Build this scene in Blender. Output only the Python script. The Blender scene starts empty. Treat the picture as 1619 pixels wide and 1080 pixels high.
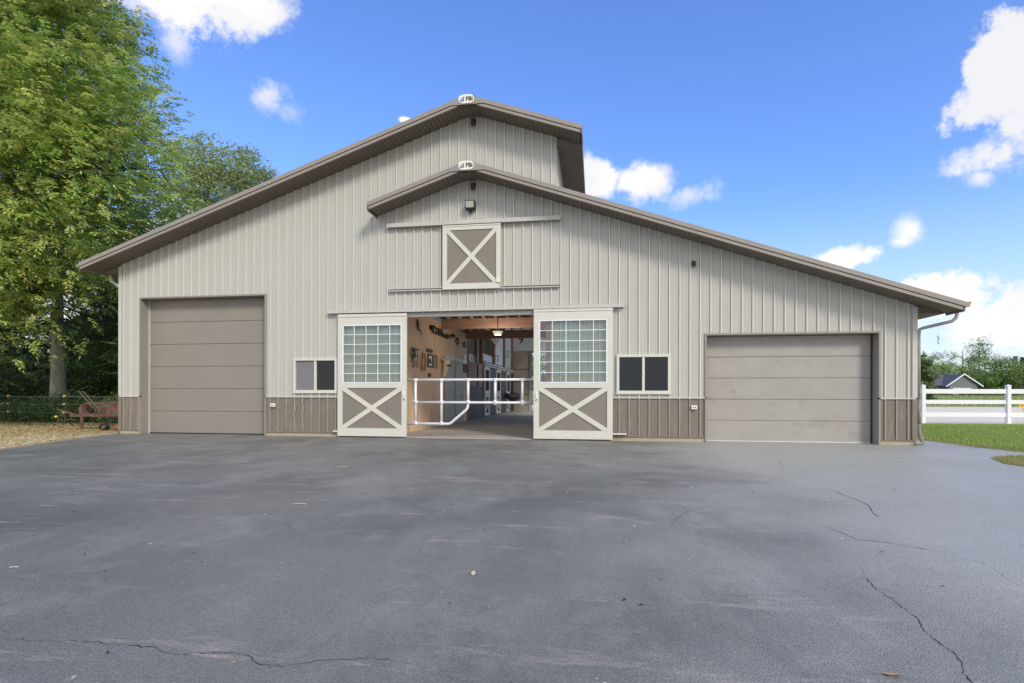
import bpy, math, random
import numpy as np
from mathutils import Vector, Matrix
random.seed(7)
R = math.radians
SC = bpy.context.scene
COL = SC.collection
# ------------------------------------------------------------------ camera
cd = bpy.data.cameras.new('camera')
cam = bpy.data.objects.new('camera', cd); COL.objects.link(cam)
cd.sensor_width = 36; cd.lens = 857.41 / 1619 * 36
cd.shift_y = 84.24 / 1619
cd.clip_start = .05; cd.clip_end = 3000
YAW = .1541
cam.location = (12.4986, -12.9954, 1.08)
cam.rotation_euler = (Matrix.Rotation(YAW, 4, 'Z') @ Matrix.Rotation(R(90), 4, 'X') @ Matrix.Rotation(.002, 4, 'Z')).to_euler()
SC.camera = cam
# ------------------------------------------------------------------ sun and sky
SUN_EL, SUN_AZ = R(35), R(140)          # azimuth from +Y towards +X
sun_dir = Vector((math.sin(SUN_AZ) * math.cos(SUN_EL), math.cos(SUN_AZ) * math.cos(SUN_EL), math.sin(SUN_EL)))
sl = bpy.data.lights.new('sun', 'SUN'); sl.energy = 2.3; sl.angle = R(13); sl.color = (1, .93, .82)
so = bpy.data.objects.new('sun', sl); COL.objects.link(so)
so.rotation_euler = sun_dir.to_track_quat('Z', 'Y').to_euler(); so.location = (20, -30, 40)
SC.view_settings.view_transform = 'Standard'; SC.view_settings.look = 'None'
SC.view_settings.gamma = 1; SC.view_settings.use_curve_mapping = False
SC.view_settings.exposure = .12

W = bpy.data.worlds.new('World'); SC.world = W; W.use_nodes = True
nt = W.node_tree; nt.nodes.clear()
def N(t, tree=None, **k):
    n = (tree or nt).nodes.new(t)
    for a, b in k.items(): setattr(n, a, b)
    return n
def math_n(op, a, b=None, c=None, tree=None, clamp=False):
    tr = tree or nt
    n = tr.nodes.new('ShaderNodeMath'); n.operation = op; n.use_clamp = clamp
    for i, v in enumerate((a, b, c)):
        if v is None: continue
        if isinstance(v, (int, float)): n.inputs[i].default_value = v
        else: tr.links.new(v, n.inputs[i])
    return n.outputs[0]
sky = N('ShaderNodeTexSky', sky_type='NISHITA', sun_disc=False)
sky.sun_elevation = SUN_EL; sky.sun_rotation = SUN_AZ; sky.altitude = 200; sky.air_density = 1.0; sky.dust_density = .7; sky.ozone_density = 2.5
tint = N('ShaderNodeMix', data_type='RGBA', blend_type='MULTIPLY'); tint.inputs[0].default_value = 1
nt.links.new(sky.outputs[0], tint.inputs[6]); tint.inputs[7].default_value = (1.47, 1.86, 2.7, 1)
tc = N('ShaderNodeTexCoord')
def world_dir(px, py):                  # direction in the world of a spot in the sky
    x, y = (px - 809.5) / 857.41, (py - 624.24) / 857.41
    d = Vector((-math.sin(YAW) + x * math.cos(YAW), math.cos(YAW) + x * math.sin(YAW), -y))
    return d.normalized(), d.length
def vdot(v):
    n = N('ShaderNodeVectorMath', operation='DOT_PRODUCT'); nt.links.new(tc.outputs['Generated'], n.inputs[0]); n.inputs[1].default_value = v
    return n.outputs['Value']
CLOUDS = [  # x, y, half width, half height, softness, strength  (sky spots seen from the yard, 1619 wide frame)
 (275,-30,170,80,.6,1),(370,30,80,46,.6,1),(180,0,70,30,.9,.9),(275,62,28,34,1.2,.7),(420,20,50,34,.8,.9),
 (430,150,42,34,1.0,.9),(456,174,30,24,1.2,.7),(640,190,10,5,.6,1),(945,283,36,28,.6,1),(1040,292,56,36,.8,1),(1000,288,36,20,.9,1),(1085,306,46,26,1.1,.95),
 (1562,90,50,42,.4,1),(1606,120,80,80,.4,1),(1548,172,54,54,.45,1),(1556,238,52,40,.8,1),(1550,280,30,20,1.,.9),(1592,235,50,50,.6,1),(1602,195,34,44,.6,1),
 (1438,362,22,26,1.4,1),(1430,380,18,12,1.3,.8),(1335,410,40,20,.6,1),(1480,470,68,34,.45,1),(1555,510,80,36,.9,.9),(1620,500,50,46,.5,1),
 (1520,575,150,50,1.2,.55),(1700,560,140,70,1.2,.6),(1340,560,120,60,1.2,.6),(120,420,260,130,.8,1),(60,560,300,130,.8,1)]
noise = N('ShaderNodeTexNoise'); noise.inputs['Scale'].default_value = 11; noise.inputs['Detail'].default_value = 14; noise.inputs['Roughness'].default_value = .68
nt.links.new(tc.outputs['Generated'], noise.inputs['Vector'])
nl = N('ShaderNodeTexNoise'); nl.inputs['Scale'].default_value = 3.6; nl.inputs['Detail'].default_value = 3; nt.links.new(tc.outputs['Generated'], nl.inputs['Vector'])
nz = math_n('ADD', math_n('MULTIPLY', math_n('SUBTRACT', noise.outputs['Fac'], .5), 3.4), math_n('MULTIPLY', math_n('SUBTRACT', nl.outputs['Fac'], .5), 2.0))
n2 = N('ShaderNodeTexNoise'); n2.inputs['Scale'].default_value = 2.8; n2.inputs['Detail'].default_value = 9; n2.inputs['Roughness'].default_value = .6
nt.links.new(tc.outputs['Generated'], n2.inputs['Vector'])
dens = None
for (px, py, a, b, sf, st_) in CLOUDS:
    d, L = world_dir(px, py)
    h = Vector((d.y, -d.x, 0)).normalized(); up = h.cross(d).normalized() * (1 if h.cross(d).z > 0 else -1)
    a_, b_ = a / 857.41 / L, b / 857.41 / L
    u = math_n('DIVIDE', vdot(h), a_); v = math_n('DIVIDE', math_n('SUBTRACT', vdot(up), 0.0), b_)
    r = math_n('SQRT', math_n('ADD', math_n('MULTIPLY', u, u), math_n('MULTIPLY', v, v)))
    fwd = math_n('GREATER_THAN', vdot(d), 0.2)
    f = math_n('ADD', math_n('SUBTRACT', 1.0, r), math_n('MULTIPLY', nz, .95))
    m = N('ShaderNodeMapRange', interpolation_type='SMOOTHSTEP'); nt.links.new(f, m.inputs[0]); m.inputs[1].default_value = -.05 ; m.inputs[2].default_value = -.05 + sf
    o = math_n('MULTIPLY', math_n('MULTIPLY', m.outputs[0], fwd), st_)
    dens = o if dens is None else math_n('MAXIMUM', dens, o)
# broken cloud added over the unseen sky, behind and overhead, for soft white light
back = N('ShaderNodeMapRange', interpolation_type='SMOOTHSTEP'); nt.links.new(vdot(Vector((-math.sin(YAW), math.cos(YAW), 0)) * .82 - Vector((0, 0, .57))), back.inputs[0])
back.inputs[1].default_value = -.1; back.inputs[2].default_value = -.55
bk = N('ShaderNodeMapRange', interpolation_type='SMOOTHSTEP'); nt.links.new(n2.outputs['Fac'], bk.inputs[0]); bk.inputs[1].default_value = .36; bk.inputs[2].default_value = .56
dens = math_n('MAXIMUM', dens, math_n('MULTIPLY', bk.outputs[0], back.outputs[0]))
# whitening toward the horizon
sep = N('ShaderNodeSeparateXYZ'); nt.links.new(tc.outputs['Generated'], sep.inputs[0])
hz = N('ShaderNodeMapRange', interpolation_type='SMOOTHSTEP'); nt.links.new(sep.outputs['Z'], hz.inputs[0]); hz.inputs[1].default_value = .34; hz.inputs[2].default_value = -.02; hz.inputs[3].default_value = 0; hz.inputs[4].default_value = .78
mixh = N('ShaderNodeMix', data_type='RGBA'); nt.links.new(hz.outputs[0], mixh.inputs[0]); nt.links.new(tint.outputs[2], mixh.inputs[6]); mixh.inputs[7].default_value = (7.6, 8.6, 10.4, 1)
cl = N('ShaderNodeMix', data_type='RGBA')
cshade = N('ShaderNodeMapRange'); nt.links.new(n2.outputs['Fac'], cshade.inputs[0]); cshade.inputs[1].default_value = .40; cshade.inputs[2].default_value = .60
nt.links.new(cshade.outputs[0], cl.inputs[0]); cl.inputs[6].default_value = (8.2, 8.3, 8.7, 1); cl.inputs[7].default_value = (10.7, 10.2, 9.5, 1)
mixc = N('ShaderNodeMix', data_type='RGBA'); nt.links.new(dens, mixc.inputs[0]); nt.links.new(mixh.outputs[2], mixc.inputs[6]); nt.links.new(cl.outputs[2], mixc.inputs[7])
bg = N('ShaderNodeBackground'); bg.inputs[1].default_value = .1; nt.links.new(mixc.outputs[2], bg.inputs[0])
wo = N('ShaderNodeOutputWorld'); nt.links.new(bg.outputs[0], wo.inputs[0])

# ------------------------------------------------------------------ materials
def new_mat(name):
    m = bpy.data.materials.new(name); m.use_nodes = True
    return m, m.node_tree, m.node_tree.nodes['Principled BSDF']
def L(tree, a, b): tree.links.new(a, b)
def mat(name, col, rough=.5, metal=0, var=.12, scale=6, stretch=(1, 1, 1), bump=0, bscale=60, spec=.5, dirt=None):
    m, t, p = new_mat(name)
    tcn = t.nodes.new('ShaderNodeTexCoord'); mp = t.nodes.new('ShaderNodeMapping'); mp.inputs['Scale'].default_value = stretch
    L(t, tcn.outputs['Object'], mp.inputs['Vector'])
    nz_ = t.nodes.new('ShaderNodeTexNoise'); nz_.inputs['Scale'].default_value = scale; nz_.inputs['Detail'].default_value = 6; nz_.inputs['Roughness'].default_value = .6
    L(t, mp.outputs[0], nz_.inputs['Vector'])
    mr = t.nodes.new('ShaderNodeMapRange'); L(t, nz_.outputs['Fac'], mr.inputs[0]); mr.inputs[1].default_value = .3; mr.inputs[2].default_value = .7; mr.inputs[3].default_value = 1 - var; mr.inputs[4].default_value = 1 + var
    hs = t.nodes.new('ShaderNodeHueSaturation'); hs.inputs['Color'].default_value = (*col, 1); L(t, mr.outputs[0], hs.inputs['Value'])
    out = hs.outputs[0]
    if dirt:
        dn = t.nodes.new('ShaderNodeTexNoise'); dn.inputs['Scale'].default_value = dirt[1]; dn.inputs['Detail'].default_value = 8; dn.inputs['Roughness'].default_value = .7
        L(t, mp.outputs[0], dn.inputs['Vector'])
        dr = t.nodes.new('ShaderNodeMapRange'); L(t, dn.outputs['Fac'], dr.inputs[0]); dr.inputs[1].default_value = dirt[2]; dr.inputs[2].default_value = dirt[2] + .15; dr.inputs[4].default_value = dirt[3]
        mx = t.nodes.new('ShaderNodeMix'); mx.data_type = 'RGBA'; L(t, dr.outputs[0], mx.inputs[0]); L(t, out, mx.inputs[6]); mx.inputs[7].default_value = (*dirt[0], 1)
        out = mx.outputs[2]
    L(t, out, p.inputs['Base Color'])
    p.inputs['Roughness'].default_value = rough; p.inputs['Metallic'].default_value = metal; p.inputs['Specular IOR Level'].default_value = spec
    if bump:
        b = t.nodes.new('ShaderNodeBump'); b.inputs['Strength'].default_value = bump; b.inputs['Distance'].default_value = .01
        bn = t.nodes.new('ShaderNodeTexNoise'); bn.inputs['Scale'].default_value = bscale; bn.inputs['Detail'].default_value = 4
        L(t, mp.outputs[0], bn.inputs['Vector']); L(t, bn.outputs['Fac'], b.inputs['Height']); L(t, b.outputs[0], p.inputs['Normal'])
    return m
M = {}
M['siding_crown_lit'] = mat('stone_steel_crown_lit', (.66, .635, .575), .28, 0, .03, 3)  # rib tops painted paler than the pans to carry the bright highlight lines
M['wainscot_crown_lit'] = mat('taupe_steel_crown_lit', (.34, .295, .255), .38, 0, .04, 3)  # same painted highlight for the wainscot ribs
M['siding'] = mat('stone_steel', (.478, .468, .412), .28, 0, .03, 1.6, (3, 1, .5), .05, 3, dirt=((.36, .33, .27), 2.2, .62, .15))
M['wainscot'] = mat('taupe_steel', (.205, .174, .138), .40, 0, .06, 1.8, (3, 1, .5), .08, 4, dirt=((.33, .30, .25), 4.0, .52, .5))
M['trimlight'] = mat('stone_trim', (.53, .515, .465), .45, 0, .06, 3)
M['fascia'] = mat('taupe_fascia', (.30, .265, .228), .4, 0, .06, 2)
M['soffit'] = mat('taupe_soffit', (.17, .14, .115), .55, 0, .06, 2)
M['roof'] = mat('taupe_roof_steel', (.19, .165, .145), .4, 0, .06, 2)
M['door_left'] = mat('taupe_door_skin', (.275, .245, .208), .5, 0, .04, 1.2, (1, 1, 1), .04, 6)
M['door_right'] = mat('weathered_door_skin', (.36, .338, .30), .5, 0, .07, 1.5, (1, 1, 1.6), .05, 6, dirt=((.22, .205, .185), 2.4, .56, .5))
M['cream'] = mat('cream_trim', (.64, .63, .54), .5, 0, .04, 4, dirt=((.5, .46, .36), 9, .62, .3))
M['panel'] = mat('grey_brown_panel', (.23, .20, .165), .6, 0, .05, 3)
M['white'] = mat('white_vinyl', (.82, .82, .84), .35, 0, .03, 4)
M['whitepipe'] = mat('white_pipe', (.78, .77, .79), .3, 0, .02, 4)
M['lumber'] = mat('treated_lumber', (.42, .36, .25), .8, 0, .2, 5, (1, 1, 8), .3, 30)
M['concrete'] = mat('concrete', (.40, .375, .33), .75, 0, .14, 1.6, (1, 1, 1), .3, 60, dirt=((.16, .14, .12), 1.6, .53, .75))
M['pine'] = mat('pine_boards', (.72, .50, .32), .6, 0, .22, 1.6, (1, 6, .5), .15, 20)
M['beam'] = mat('timber_beam', (.55, .32, .22), .65, 0, .22, 3, (.6, 3, 6), .2, 20, dirt=((.12, .05, .03), 5, .62, .7))
M['darkbeam'] = mat('old_timber', (.27, .15, .11), .7, 0, .25, 3, (.6, 3, 6), .2, 20)
M['post'] = mat('red_brown_post', (.32, .17, .12), .7, 0, .2, 3, (3, 3, .5), .2, 20)
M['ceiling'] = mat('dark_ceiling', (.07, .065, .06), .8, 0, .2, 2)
M['lathe'] = mat('pale_strip', (.6, .58, .54), .6, 0, .1, 5)
M['stallwood'] = mat('stall_planks', (.32, .19, .15), .7, 0, .25, 2, (1, 1, 6), .2, 20)
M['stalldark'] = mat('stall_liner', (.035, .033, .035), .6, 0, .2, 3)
M['stallwhite'] = mat('stall_door_trim', (.60, .585, .52), .55, 0, .1, 5, dirt=((.3, .26, .2), 9, .55, .5))
M['greydoor'] = mat('grey_green_door', (.36, .36, .31), .5, 0, .08, 3)
M['tan'] = mat('tan_end_panel', (.42, .35, .28), .6, 0, .08, 2)
M['liner'] = mat('pale_grey_liner', (.70, .72, .73), .5, 0, .07, 2)
M['black'] = mat('black', (.012, .012, .014), .5, 0, .1)
M['darkmetal'] = mat('dark_metal', (.05, .05, .045), .5, .3, .2)
M['rust'] = mat('rusted_red_paint', (.15, .058, .04), .85, 0, .5, 9, (1, 1, 1), .6, 50, dirt=((.13, .10, .075), 7, .44, .9))
M['rustgrey'] = mat('rusted_drum', (.15, .125, .075), .7, .2, .3, 7, (1, 1, 1), .4, 50, dirt=((.11, .05, .03), 8, .52, .7))
M['orange'] = mat('orange_steel', (.42, .10, .04), .6, 0, .2, 8)
M['bone'] = mat('bone', (.80, .72, .56), .7, 0, .12, 12)
M['leather'] = mat('black_leather', (.03, .025, .022), .5, 0, .2)
M['rope'] = mat('rope', (.42, .31, .18), .9, 0, .2, 20)
M['yellow'] = mat('yellow_plastic', (.75, .60, .10), .5, 0, .1)
M['wire'] = mat('fence_wire', (.45, .44, .42), .5, .3, .1)
M['stone'] = mat('pale_stone', (.5, .45, .36), .8, 0, .2, 30)
M['dryleaf'] = mat('dry_leaf', (.48, .32, .12), .7, 0, .2, 30)
M['blue'] = mat('blue_ink', (.03, .10, .42), .5)
M['sign'] = mat('sign_enamel', (.78, .76, .62), .4, 0, .04)
M['bark'] = mat('bark', (.44, .40, .34), .9, 0, .3, 5, (2, 2, .6), 1, 14, dirt=((.13, .11, .09), 6, .52, .7))
M['bark2'] = mat('dark_bark', (.085, .068, .052), .9, 0, .3, 5, (2, 2, .6), 1, 14)
M['shingle'] = mat('asphalt_shingles', (.10, .10, .12), .85, 0, .15, 2)
M['housewall'] = mat('grey_clapboard', (.17, .18, .20), .6, 0, .05, 2)
M['curtain'] = mat('grey_blind', (.20, .19, .195), .8, 0, .05)
M['lampglass'] = mat('cloudy_lens', (.40, .42, .33), .25, 0, .2, 25)

def glass(name, tintc, refl=.12, rough=.02):
    m, t, p = new_mat(name); t.nodes.remove(p)
    tr = t.nodes.new('ShaderNodeBsdfTransparent'); tr.inputs[0].default_value = (*tintc, 1)
    gl = t.nodes.new('ShaderNodeBsdfGlossy'); gl.inputs['Roughness'].default_value = rough
    fr = t.nodes.new('ShaderNodeLayerWeight'); fr.inputs[0].default_value = .25
    mr = t.nodes.new('ShaderNodeMapRange'); L(t, fr.outputs['Fresnel'], mr.inputs[0]); mr.inputs[3].default_value = refl; mr.inputs[4].default_value = .8
    mx = t.nodes.new('ShaderNodeMixShader'); L(t, mr.outputs[0], mx.inputs[0]); L(t, tr.outputs[0], mx.inputs[1]); L(t, gl.outputs[0], mx.inputs[2])
    L(t, mx.outputs[0], t.nodes['Material Output'].inputs[0]); return m
M['glass_green'] = glass('green_tinted_glass', (.86, .97, .89), .10)
M['glass'] = glass('window_glass', (.30, .32, .32), .045)

def leaf_mat(name, trans=.42, rough=.4):
    m, t, p = new_mat(name)
    a = t.nodes.new('ShaderNodeAttribute'); a.attribute_name = 'Col'
    L(t, a.outputs['Color'], p.inputs['Base Color']); p.inputs['Roughness'].default_value = rough; p.inputs['Specular IOR Level'].default_value = .6
    tl = t.nodes.new('ShaderNodeBsdfTranslucent'); hs = t.nodes.new('ShaderNodeHueSaturation'); hs.inputs['Value'].default_value = 1.5; hs.inputs['Hue'].default_value = .49
    L(t, a.outputs['Color'], hs.inputs['Color']); L(t, hs.outputs[0], tl.inputs[0])
    mx = t.nodes.new('ShaderNodeMixShader'); mx.inputs[0].default_value = trans
    L(t, p.outputs[0], mx.inputs[1]); L(t, tl.outputs[0], mx.inputs[2]); L(t, mx.outputs[0], t.nodes['Material Output'].inputs[0]); return m
M['leaf'] = leaf_mat('foliage'); M['needle'] = leaf_mat('needles', .3, .6)

# asphalt: seal-coated, fine grain, pale scuffs and dust
def asphalt():
    m, t, p = new_mat('sealed_asphalt')
    g = t.nodes.new('ShaderNodeTexCoord').outputs['Object']
    def nz(s, d=5, r=.6, vec=None, stretch=None):
        n = t.nodes.new('ShaderNodeTexNoise'); n.inputs['Scale'].default_value = s; n.inputs['Detail'].default_value = d; n.inputs['Roughness'].default_value = r
        if stretch:
            mp = t.nodes.new('ShaderNodeMapping'); mp.inputs['Scale'].default_value = stretch[0]; mp.inputs['Rotation'].default_value = (0, 0, stretch[1]); L(t, g, mp.inputs[0]); L(t, mp.outputs[0], n.inputs['Vector'])
        else: L(t, g, n.inputs['Vector'])
        return n.outputs['Fac']
    def rng(v, a, b, c, d, interp='LINEAR'):
        r = t.nodes.new('ShaderNodeMapRange'); r.interpolation_type = interp; L(t, v, r.inputs[0]) 
        for i, q in enumerate((a, b, c, d)): r.inputs[i + 1].default_value = q
        return r.outputs[0]
    def mix(f, a, b):
        x = t.nodes.new('ShaderNodeMix'); x.data_type = 'RGBA'; L(t, f, x.inputs[0])
        for i, q in ((6, a), (7, b)):
            if isinstance(q, tuple): x.inputs[i].default_value = (*q, 1)
            else: L(t, q, x.inputs[i])
        return x.outputs[2]
    c = mix(rng(nz(.35, 5), .35, .65, 0, 1), (.142, .146, .139), (.212, .213, .20))
    c = mix(rng(nz(.9, 8, .7, stretch=((1, .35, 1), .6)), .50, .68, 0, .7), c, (.285, .288, .265))     # pale worn swathes
    c = mix(rng(nz(1.6, 6, .6), .55, .75, 0, .5), c, (.13, .13, .135))     # fresher dark sealer
    c = mix(rng(nz(1.3, 9, .7), .52, .72, 0, .75), c, (.32, .313, .295))
    c = mix(rng(nz(1.0, 9, .75, stretch=((.5, 2.6, 1), .5)), .57, .68, 0, .75), c, (.46, .39, .365))
    c = mix(rng(nz(1.2, 9, .75, stretch=((.4, 3.2, 1), -.15)), .61, .68, 0, .8), c, (.56, .48, .44))
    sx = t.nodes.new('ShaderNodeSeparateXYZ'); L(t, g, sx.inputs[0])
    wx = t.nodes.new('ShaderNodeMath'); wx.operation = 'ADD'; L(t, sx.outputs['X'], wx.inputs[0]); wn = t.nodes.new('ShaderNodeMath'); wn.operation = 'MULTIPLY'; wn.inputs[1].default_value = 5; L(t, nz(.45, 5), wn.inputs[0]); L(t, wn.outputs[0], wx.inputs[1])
    c = mix(rng(wx.outputs[0], 14.8, 18.0, 0, .68, 'SMOOTHSTEP'), c, (.49, .49, .45))     # worn, dusty wheel lane towards the drive, sky reflection painted in too
    # aggregate grain
    vo = t.nodes.new('ShaderNodeTexVoronoi'); vo.inputs['Scale'].default_value = 120; L(t, g, vo.inputs['Vector'])
    gr = t.nodes.new('ShaderNodeMapRange'); L(t, vo.outputs['Distance'], gr.inputs[0]); gr.inputs[1].default_value = .1; gr.inputs[2].default_value = .7; gr.inputs[3].default_value = 1.18; gr.inputs[4].default_value = .74
    hs = t.nodes.new('ShaderNodeHueSaturation'); L(t, c, hs.inputs['Color']); L(t, gr.outputs[0], hs.inputs['Value'])
    c = hs.outputs[0]
    # tiny pale specks
    v2 = t.nodes.new('ShaderNodeTexVoronoi'); v2.inputs['Scale'].default_value = 8.0; v2.inputs['Randomness'].default_value = 1; L(t, g, v2.inputs['Vector'])
    c = mix(rng(v2.outputs['Distance'], .02, .045, .8, 0), c, (.38, .36, .32))
    v3 = t.nodes.new('ShaderNodeTexVoronoi'); v3.inputs['Scale'].default_value = 22.0; L(t, g, v3.inputs['Vector'])
    c = mix(rng(v3.outputs['Distance'], .03, .08, .4, 0), c, (.30, .29, .27))
    L(t, c, p.inputs['Base Color'])
    L(t, rng(nz(.5, 6), .35, .65, .42, .62), p.inputs['Roughness']); p.inputs['Specular IOR Level'].default_value = .5
    b = t.nodes.new('ShaderNodeBump'); b.inputs['Strength'].default_value = .45; b.inputs['Distance'].default_value = .007
    L(t, vo.outputs['Distance'], b.inputs['Height'])
    b2 = t.nodes.new('ShaderNodeBump'); b2.inputs['Strength'].default_value = .25; b2.inputs['Distance'].default_value = .02; L(t, nz(2.2, 6), b2.inputs['Height']); L(t, b.outputs[0], b2.inputs['Normal'])
    L(t, b2.outputs[0], p.inputs['Normal']); return m
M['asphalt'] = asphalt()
def ground_mat(name, c1, c2, c3, s1=.6, s2=9, bump=.5):
    m, t, p = new_mat(name); g = t.nodes.new('ShaderNodeTexCoord').outputs['Object']
    def nzz(s, r=.65):
        n = t.nodes.new('ShaderNodeTexNoise'); n.inputs['Scale'].default_value = s; n.inputs['Detail'].default_value = 8; n.inputs['Roughness'].default_value = r; L(t, g, n.inputs['Vector']); return n.outputs['Fac']
    def mx(f, a, b, lo, hi):
        r = t.nodes.new('ShaderNodeMapRange'); L(t, f, r.inputs[0]); r.inputs[1].default_value = lo; r.inputs[2].default_value = hi
        x = t.nodes.new('ShaderNodeMix'); x.data_type = 'RGBA'; L(t, r.outputs[0], x.inputs[0])
        if isinstance(a, tuple): x.inputs[6].default_value = (*a, 1)
        else: L(t, a, x.inputs[6])
        x.inputs[7].default_value = (*b, 1); return x.outputs[2]
    n2_ = nzz(s2, .75)
    c = mx(nzz(s1), c1, c2, .35, .65); c = mx(n2_, c, c3, .48, .68)
    L(t, c, p.inputs['Base Color']); p.inputs['Roughness'].default_value = .9; p.inputs['Specular IOR Level'].default_value = .2
    b = t.nodes.new('ShaderNodeBump'); b.inputs['Strength'].default_value = bump; b.inputs['Distance'].default_value = .04; L(t, nzz(s2 * 3), b.inputs['Height']); L(t, b.outputs[0], p.inputs['Normal'])
    return m
M['grass_ground'] = ground_mat('lawn_ground', (.19, .29, .06), (.28, .34, .10), (.38, .37, .17), .25, 3)
M['lawn_soil'] = ground_mat('mown_lawn', (.19, .28, .05), (.24, .31, .07), (.30, .32, .12), .8, 14)
M['straw'] = ground_mat('dry_leafy_ground', (.46, .35, .18), (.52, .43, .21), (.34, .21, .11), .9, 12, .8)
M['gravel'] = ground_mat('pale_gravel', (.72, .63, .52), (.78, .70, .60), (.62, .53, .43), .6, 20, .4)
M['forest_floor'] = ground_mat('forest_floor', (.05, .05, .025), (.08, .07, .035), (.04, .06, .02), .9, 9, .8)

# ------------------------------------------------------------------ mesh builder
class MB:
    def __init__(s): s.v = []; s.f = []; s.m = []
    def add(s, vs, fs, mi=0):
        b = len(s.v); s.v += [tuple(v) for v in vs]; s.f += [tuple(b + i for i in f) for f in fs]; s.m += [mi] * len(fs); return s
    def box(s, x0, x1, y0, y1, z0, z1, mi=0, bev=0):
        if x0 > x1: x0, x1 = x1, x0
        if y0 > y1: y0, y1 = y1, y0
        if z0 > z1: z0, z1 = z1, z0
        return s.add([(x0, y0, z0), (x1, y0, z0), (x1, y1, z0), (x0, y1, z0), (x0, y0, z1), (x1, y0, z1), (x1, y1, z1), (x0, y1, z1)],
              [(0, 3, 2, 1), (4, 5, 6, 7), (0, 1, 5, 4), (1, 2, 6, 5), (2, 3, 7, 6), (3, 0, 4, 7)], mi)
    def bar(s, p, q, w, d, up=(0, -1, 0), mi=0):      # rectangular bar from p to q; w across, d along 'up'
        p, q, up = Vector(p), Vector(q), Vector(up)
        a = (q - p).normalized(); u = up.normalized(); r = a.cross(u).normalized(); u = r.cross(a).normalized()
        r *= w / 2; u *= d / 2; vs = []
        for o in (p, q): vs += [o - r - u, o + r - u, o + r + u, o - r + u]
        return s.add(vs, [(0, 1, 2, 3), (7, 6, 5, 4), (0, 4, 5, 1), (1, 5, 6, 2), (2, 6, 7, 3), (3, 7, 4, 0)], mi)
    def tube(s, pts, r, n=10, mi=0, caps=True):
        pts = [Vector(p) for p in pts]; rs = r if isinstance(r, (list, tuple)) else [r] * len(pts)
        b = len(s.v); prev = None
        for i, p in enumerate(pts):
            t = (pts[min(i + 1, len(pts) - 1)] - pts[max(i - 1, 0)]).normalized()
            if prev is None: a = t.orthogonal().normalized()
            else: a = (prev - t * prev.dot(t)).normalized()
            prev = a; c = t.cross(a)
            for k in range(n):
                th = 2 * math.pi * k / n; s.v.append(tuple(p + (a * math.cos(th) + c * math.sin(th)) * rs[i]))
        for i in range(len(pts) - 1):
            for k in range(n):
                s.f.append((b + i * n + k, b + i * n + (k + 1) % n, b + (i + 1) * n + (k + 1) % n, b + (i + 1) * n + k)); s.m.append(mi)
        if caps:
            s.f.append(tuple(b + k for k in range(n))[::-1]); s.m.append(mi)
            s.f.append(tuple(b + (len(pts) - 1) * n + k for k in range(n))); s.m.append(mi)
        return s
    def prism(s, poly, y0, y1, mi=0, axis='Y'):      # poly in (x,z) extruded along Y (or (y,z) along X, or (x,y) along Z)
        n = len(poly)
        f3 = {'Y': lambda a, b, c: (a, c, b), 'X': lambda a, b, c: (c, a, b), 'Z': lambda a, b, c: (a, b, c)}[axis]
        vs = [f3(a, b, y0) for a, b in poly] + [f3(a, b, y1) for a, b in poly]
        return s.add(vs, [tuple(range(n)), tuple(range(2 * n - 1, n - 1, -1))] + [(i, n + i, n + (i + 1) % n, (i + 1) % n) for i in range(n)], mi)
    def build(s, name, m, parent=None, smooth=False, bevel=0, org=None):
        me = bpy.data.meshes.new(name)
        o = bpy.data.objects.new(name, me); COL.objects.link(o)
        if parent is not None:
            base = Vector(parent['_o']); o.parent = parent; o['_o'] = tuple(base)
        else:
            base = Vector(org) if org is not None else Vector((0, 0, 0)); o.location = base; o['_o'] = tuple(base)
        me.from_pydata([(x - base[0], y - base[1], z - base[2]) for x, y, z in s.v], [], s.f)
        for mm in (m if isinstance(m, (list, tuple)) else [m]): me.materials.append(mm)
        if max(s.m, default=0) > 0: me.polygons.foreach_set('material_index', s.m)
        if smooth: me.polygons.foreach_set('use_smooth', [True] * len(me.polygons))
        me.update(); 
        if bevel:
            md = o.modifiers.new('bevel', 'BEVEL'); md.width = bevel; md.segments = 2; md.limit_method = 'ANGLE'
        return o
def tag(o, label=None, cat=None, group=None, kind=None):
    if label: o['label'] = label
    if cat: o['category'] = cat
    if group: o['group'] = group
    if kind: o['kind'] = kind
    return o
def thing(name, loc, label, cat, group=None):
    o = bpy.data.objects.new(name, None); COL.objects.link(o); o.location = loc; o['_o'] = tuple(loc); o.empty_display_size = .2
    return tag(o, label, cat, group)
def struct(o): o['kind'] = 'structure'; return o
def copy_tree(o, parent=None):
    c = o.copy(); COL.objects.link(c)
    if parent is not None: c.parent = parent
    for ch in list(o.children): copy_tree(ch, c)
    return c
def fast_mesh(name, V, F4, m, parent=None, cols=None, org=(0, 0, 0)):   # V (n,3), quads (k,4)
    me = bpy.data.meshes.new(name); o = bpy.data.objects.new(name, me); COL.objects.link(o)
    if parent is not None: base = parent['_o']; o.parent = parent
    else: base = org; o.location = org
    o['_o'] = tuple(base)
    V = np.asarray(V, np.float32) - np.asarray(tuple(base), np.float32); F4 = np.asarray(F4, np.int32); k = F4.shape[1]
    me.vertices.add(len(V)); me.vertices.foreach_set('co', V.ravel())
    me.loops.add(F4.size); me.loops.foreach_set('vertex_index', F4.ravel())
    me.polygons.add(len(F4)); me.polygons.foreach_set('loop_start', np.arange(0, F4.size, k, dtype=np.int32)); me.polygons.foreach_set('loop_total', np.full(len(F4), k, np.int32))
    me.update(calc_edges=True); me.materials.append(m)
    if cols is not None:
        ca = me.color_attributes.new('Col', 'FLOAT_COLOR', 'POINT'); ca.data.foreach_set('color', np.concatenate([cols, np.ones((len(cols), 1))], 1).astype(np.float32).ravel())
    return o
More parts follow.
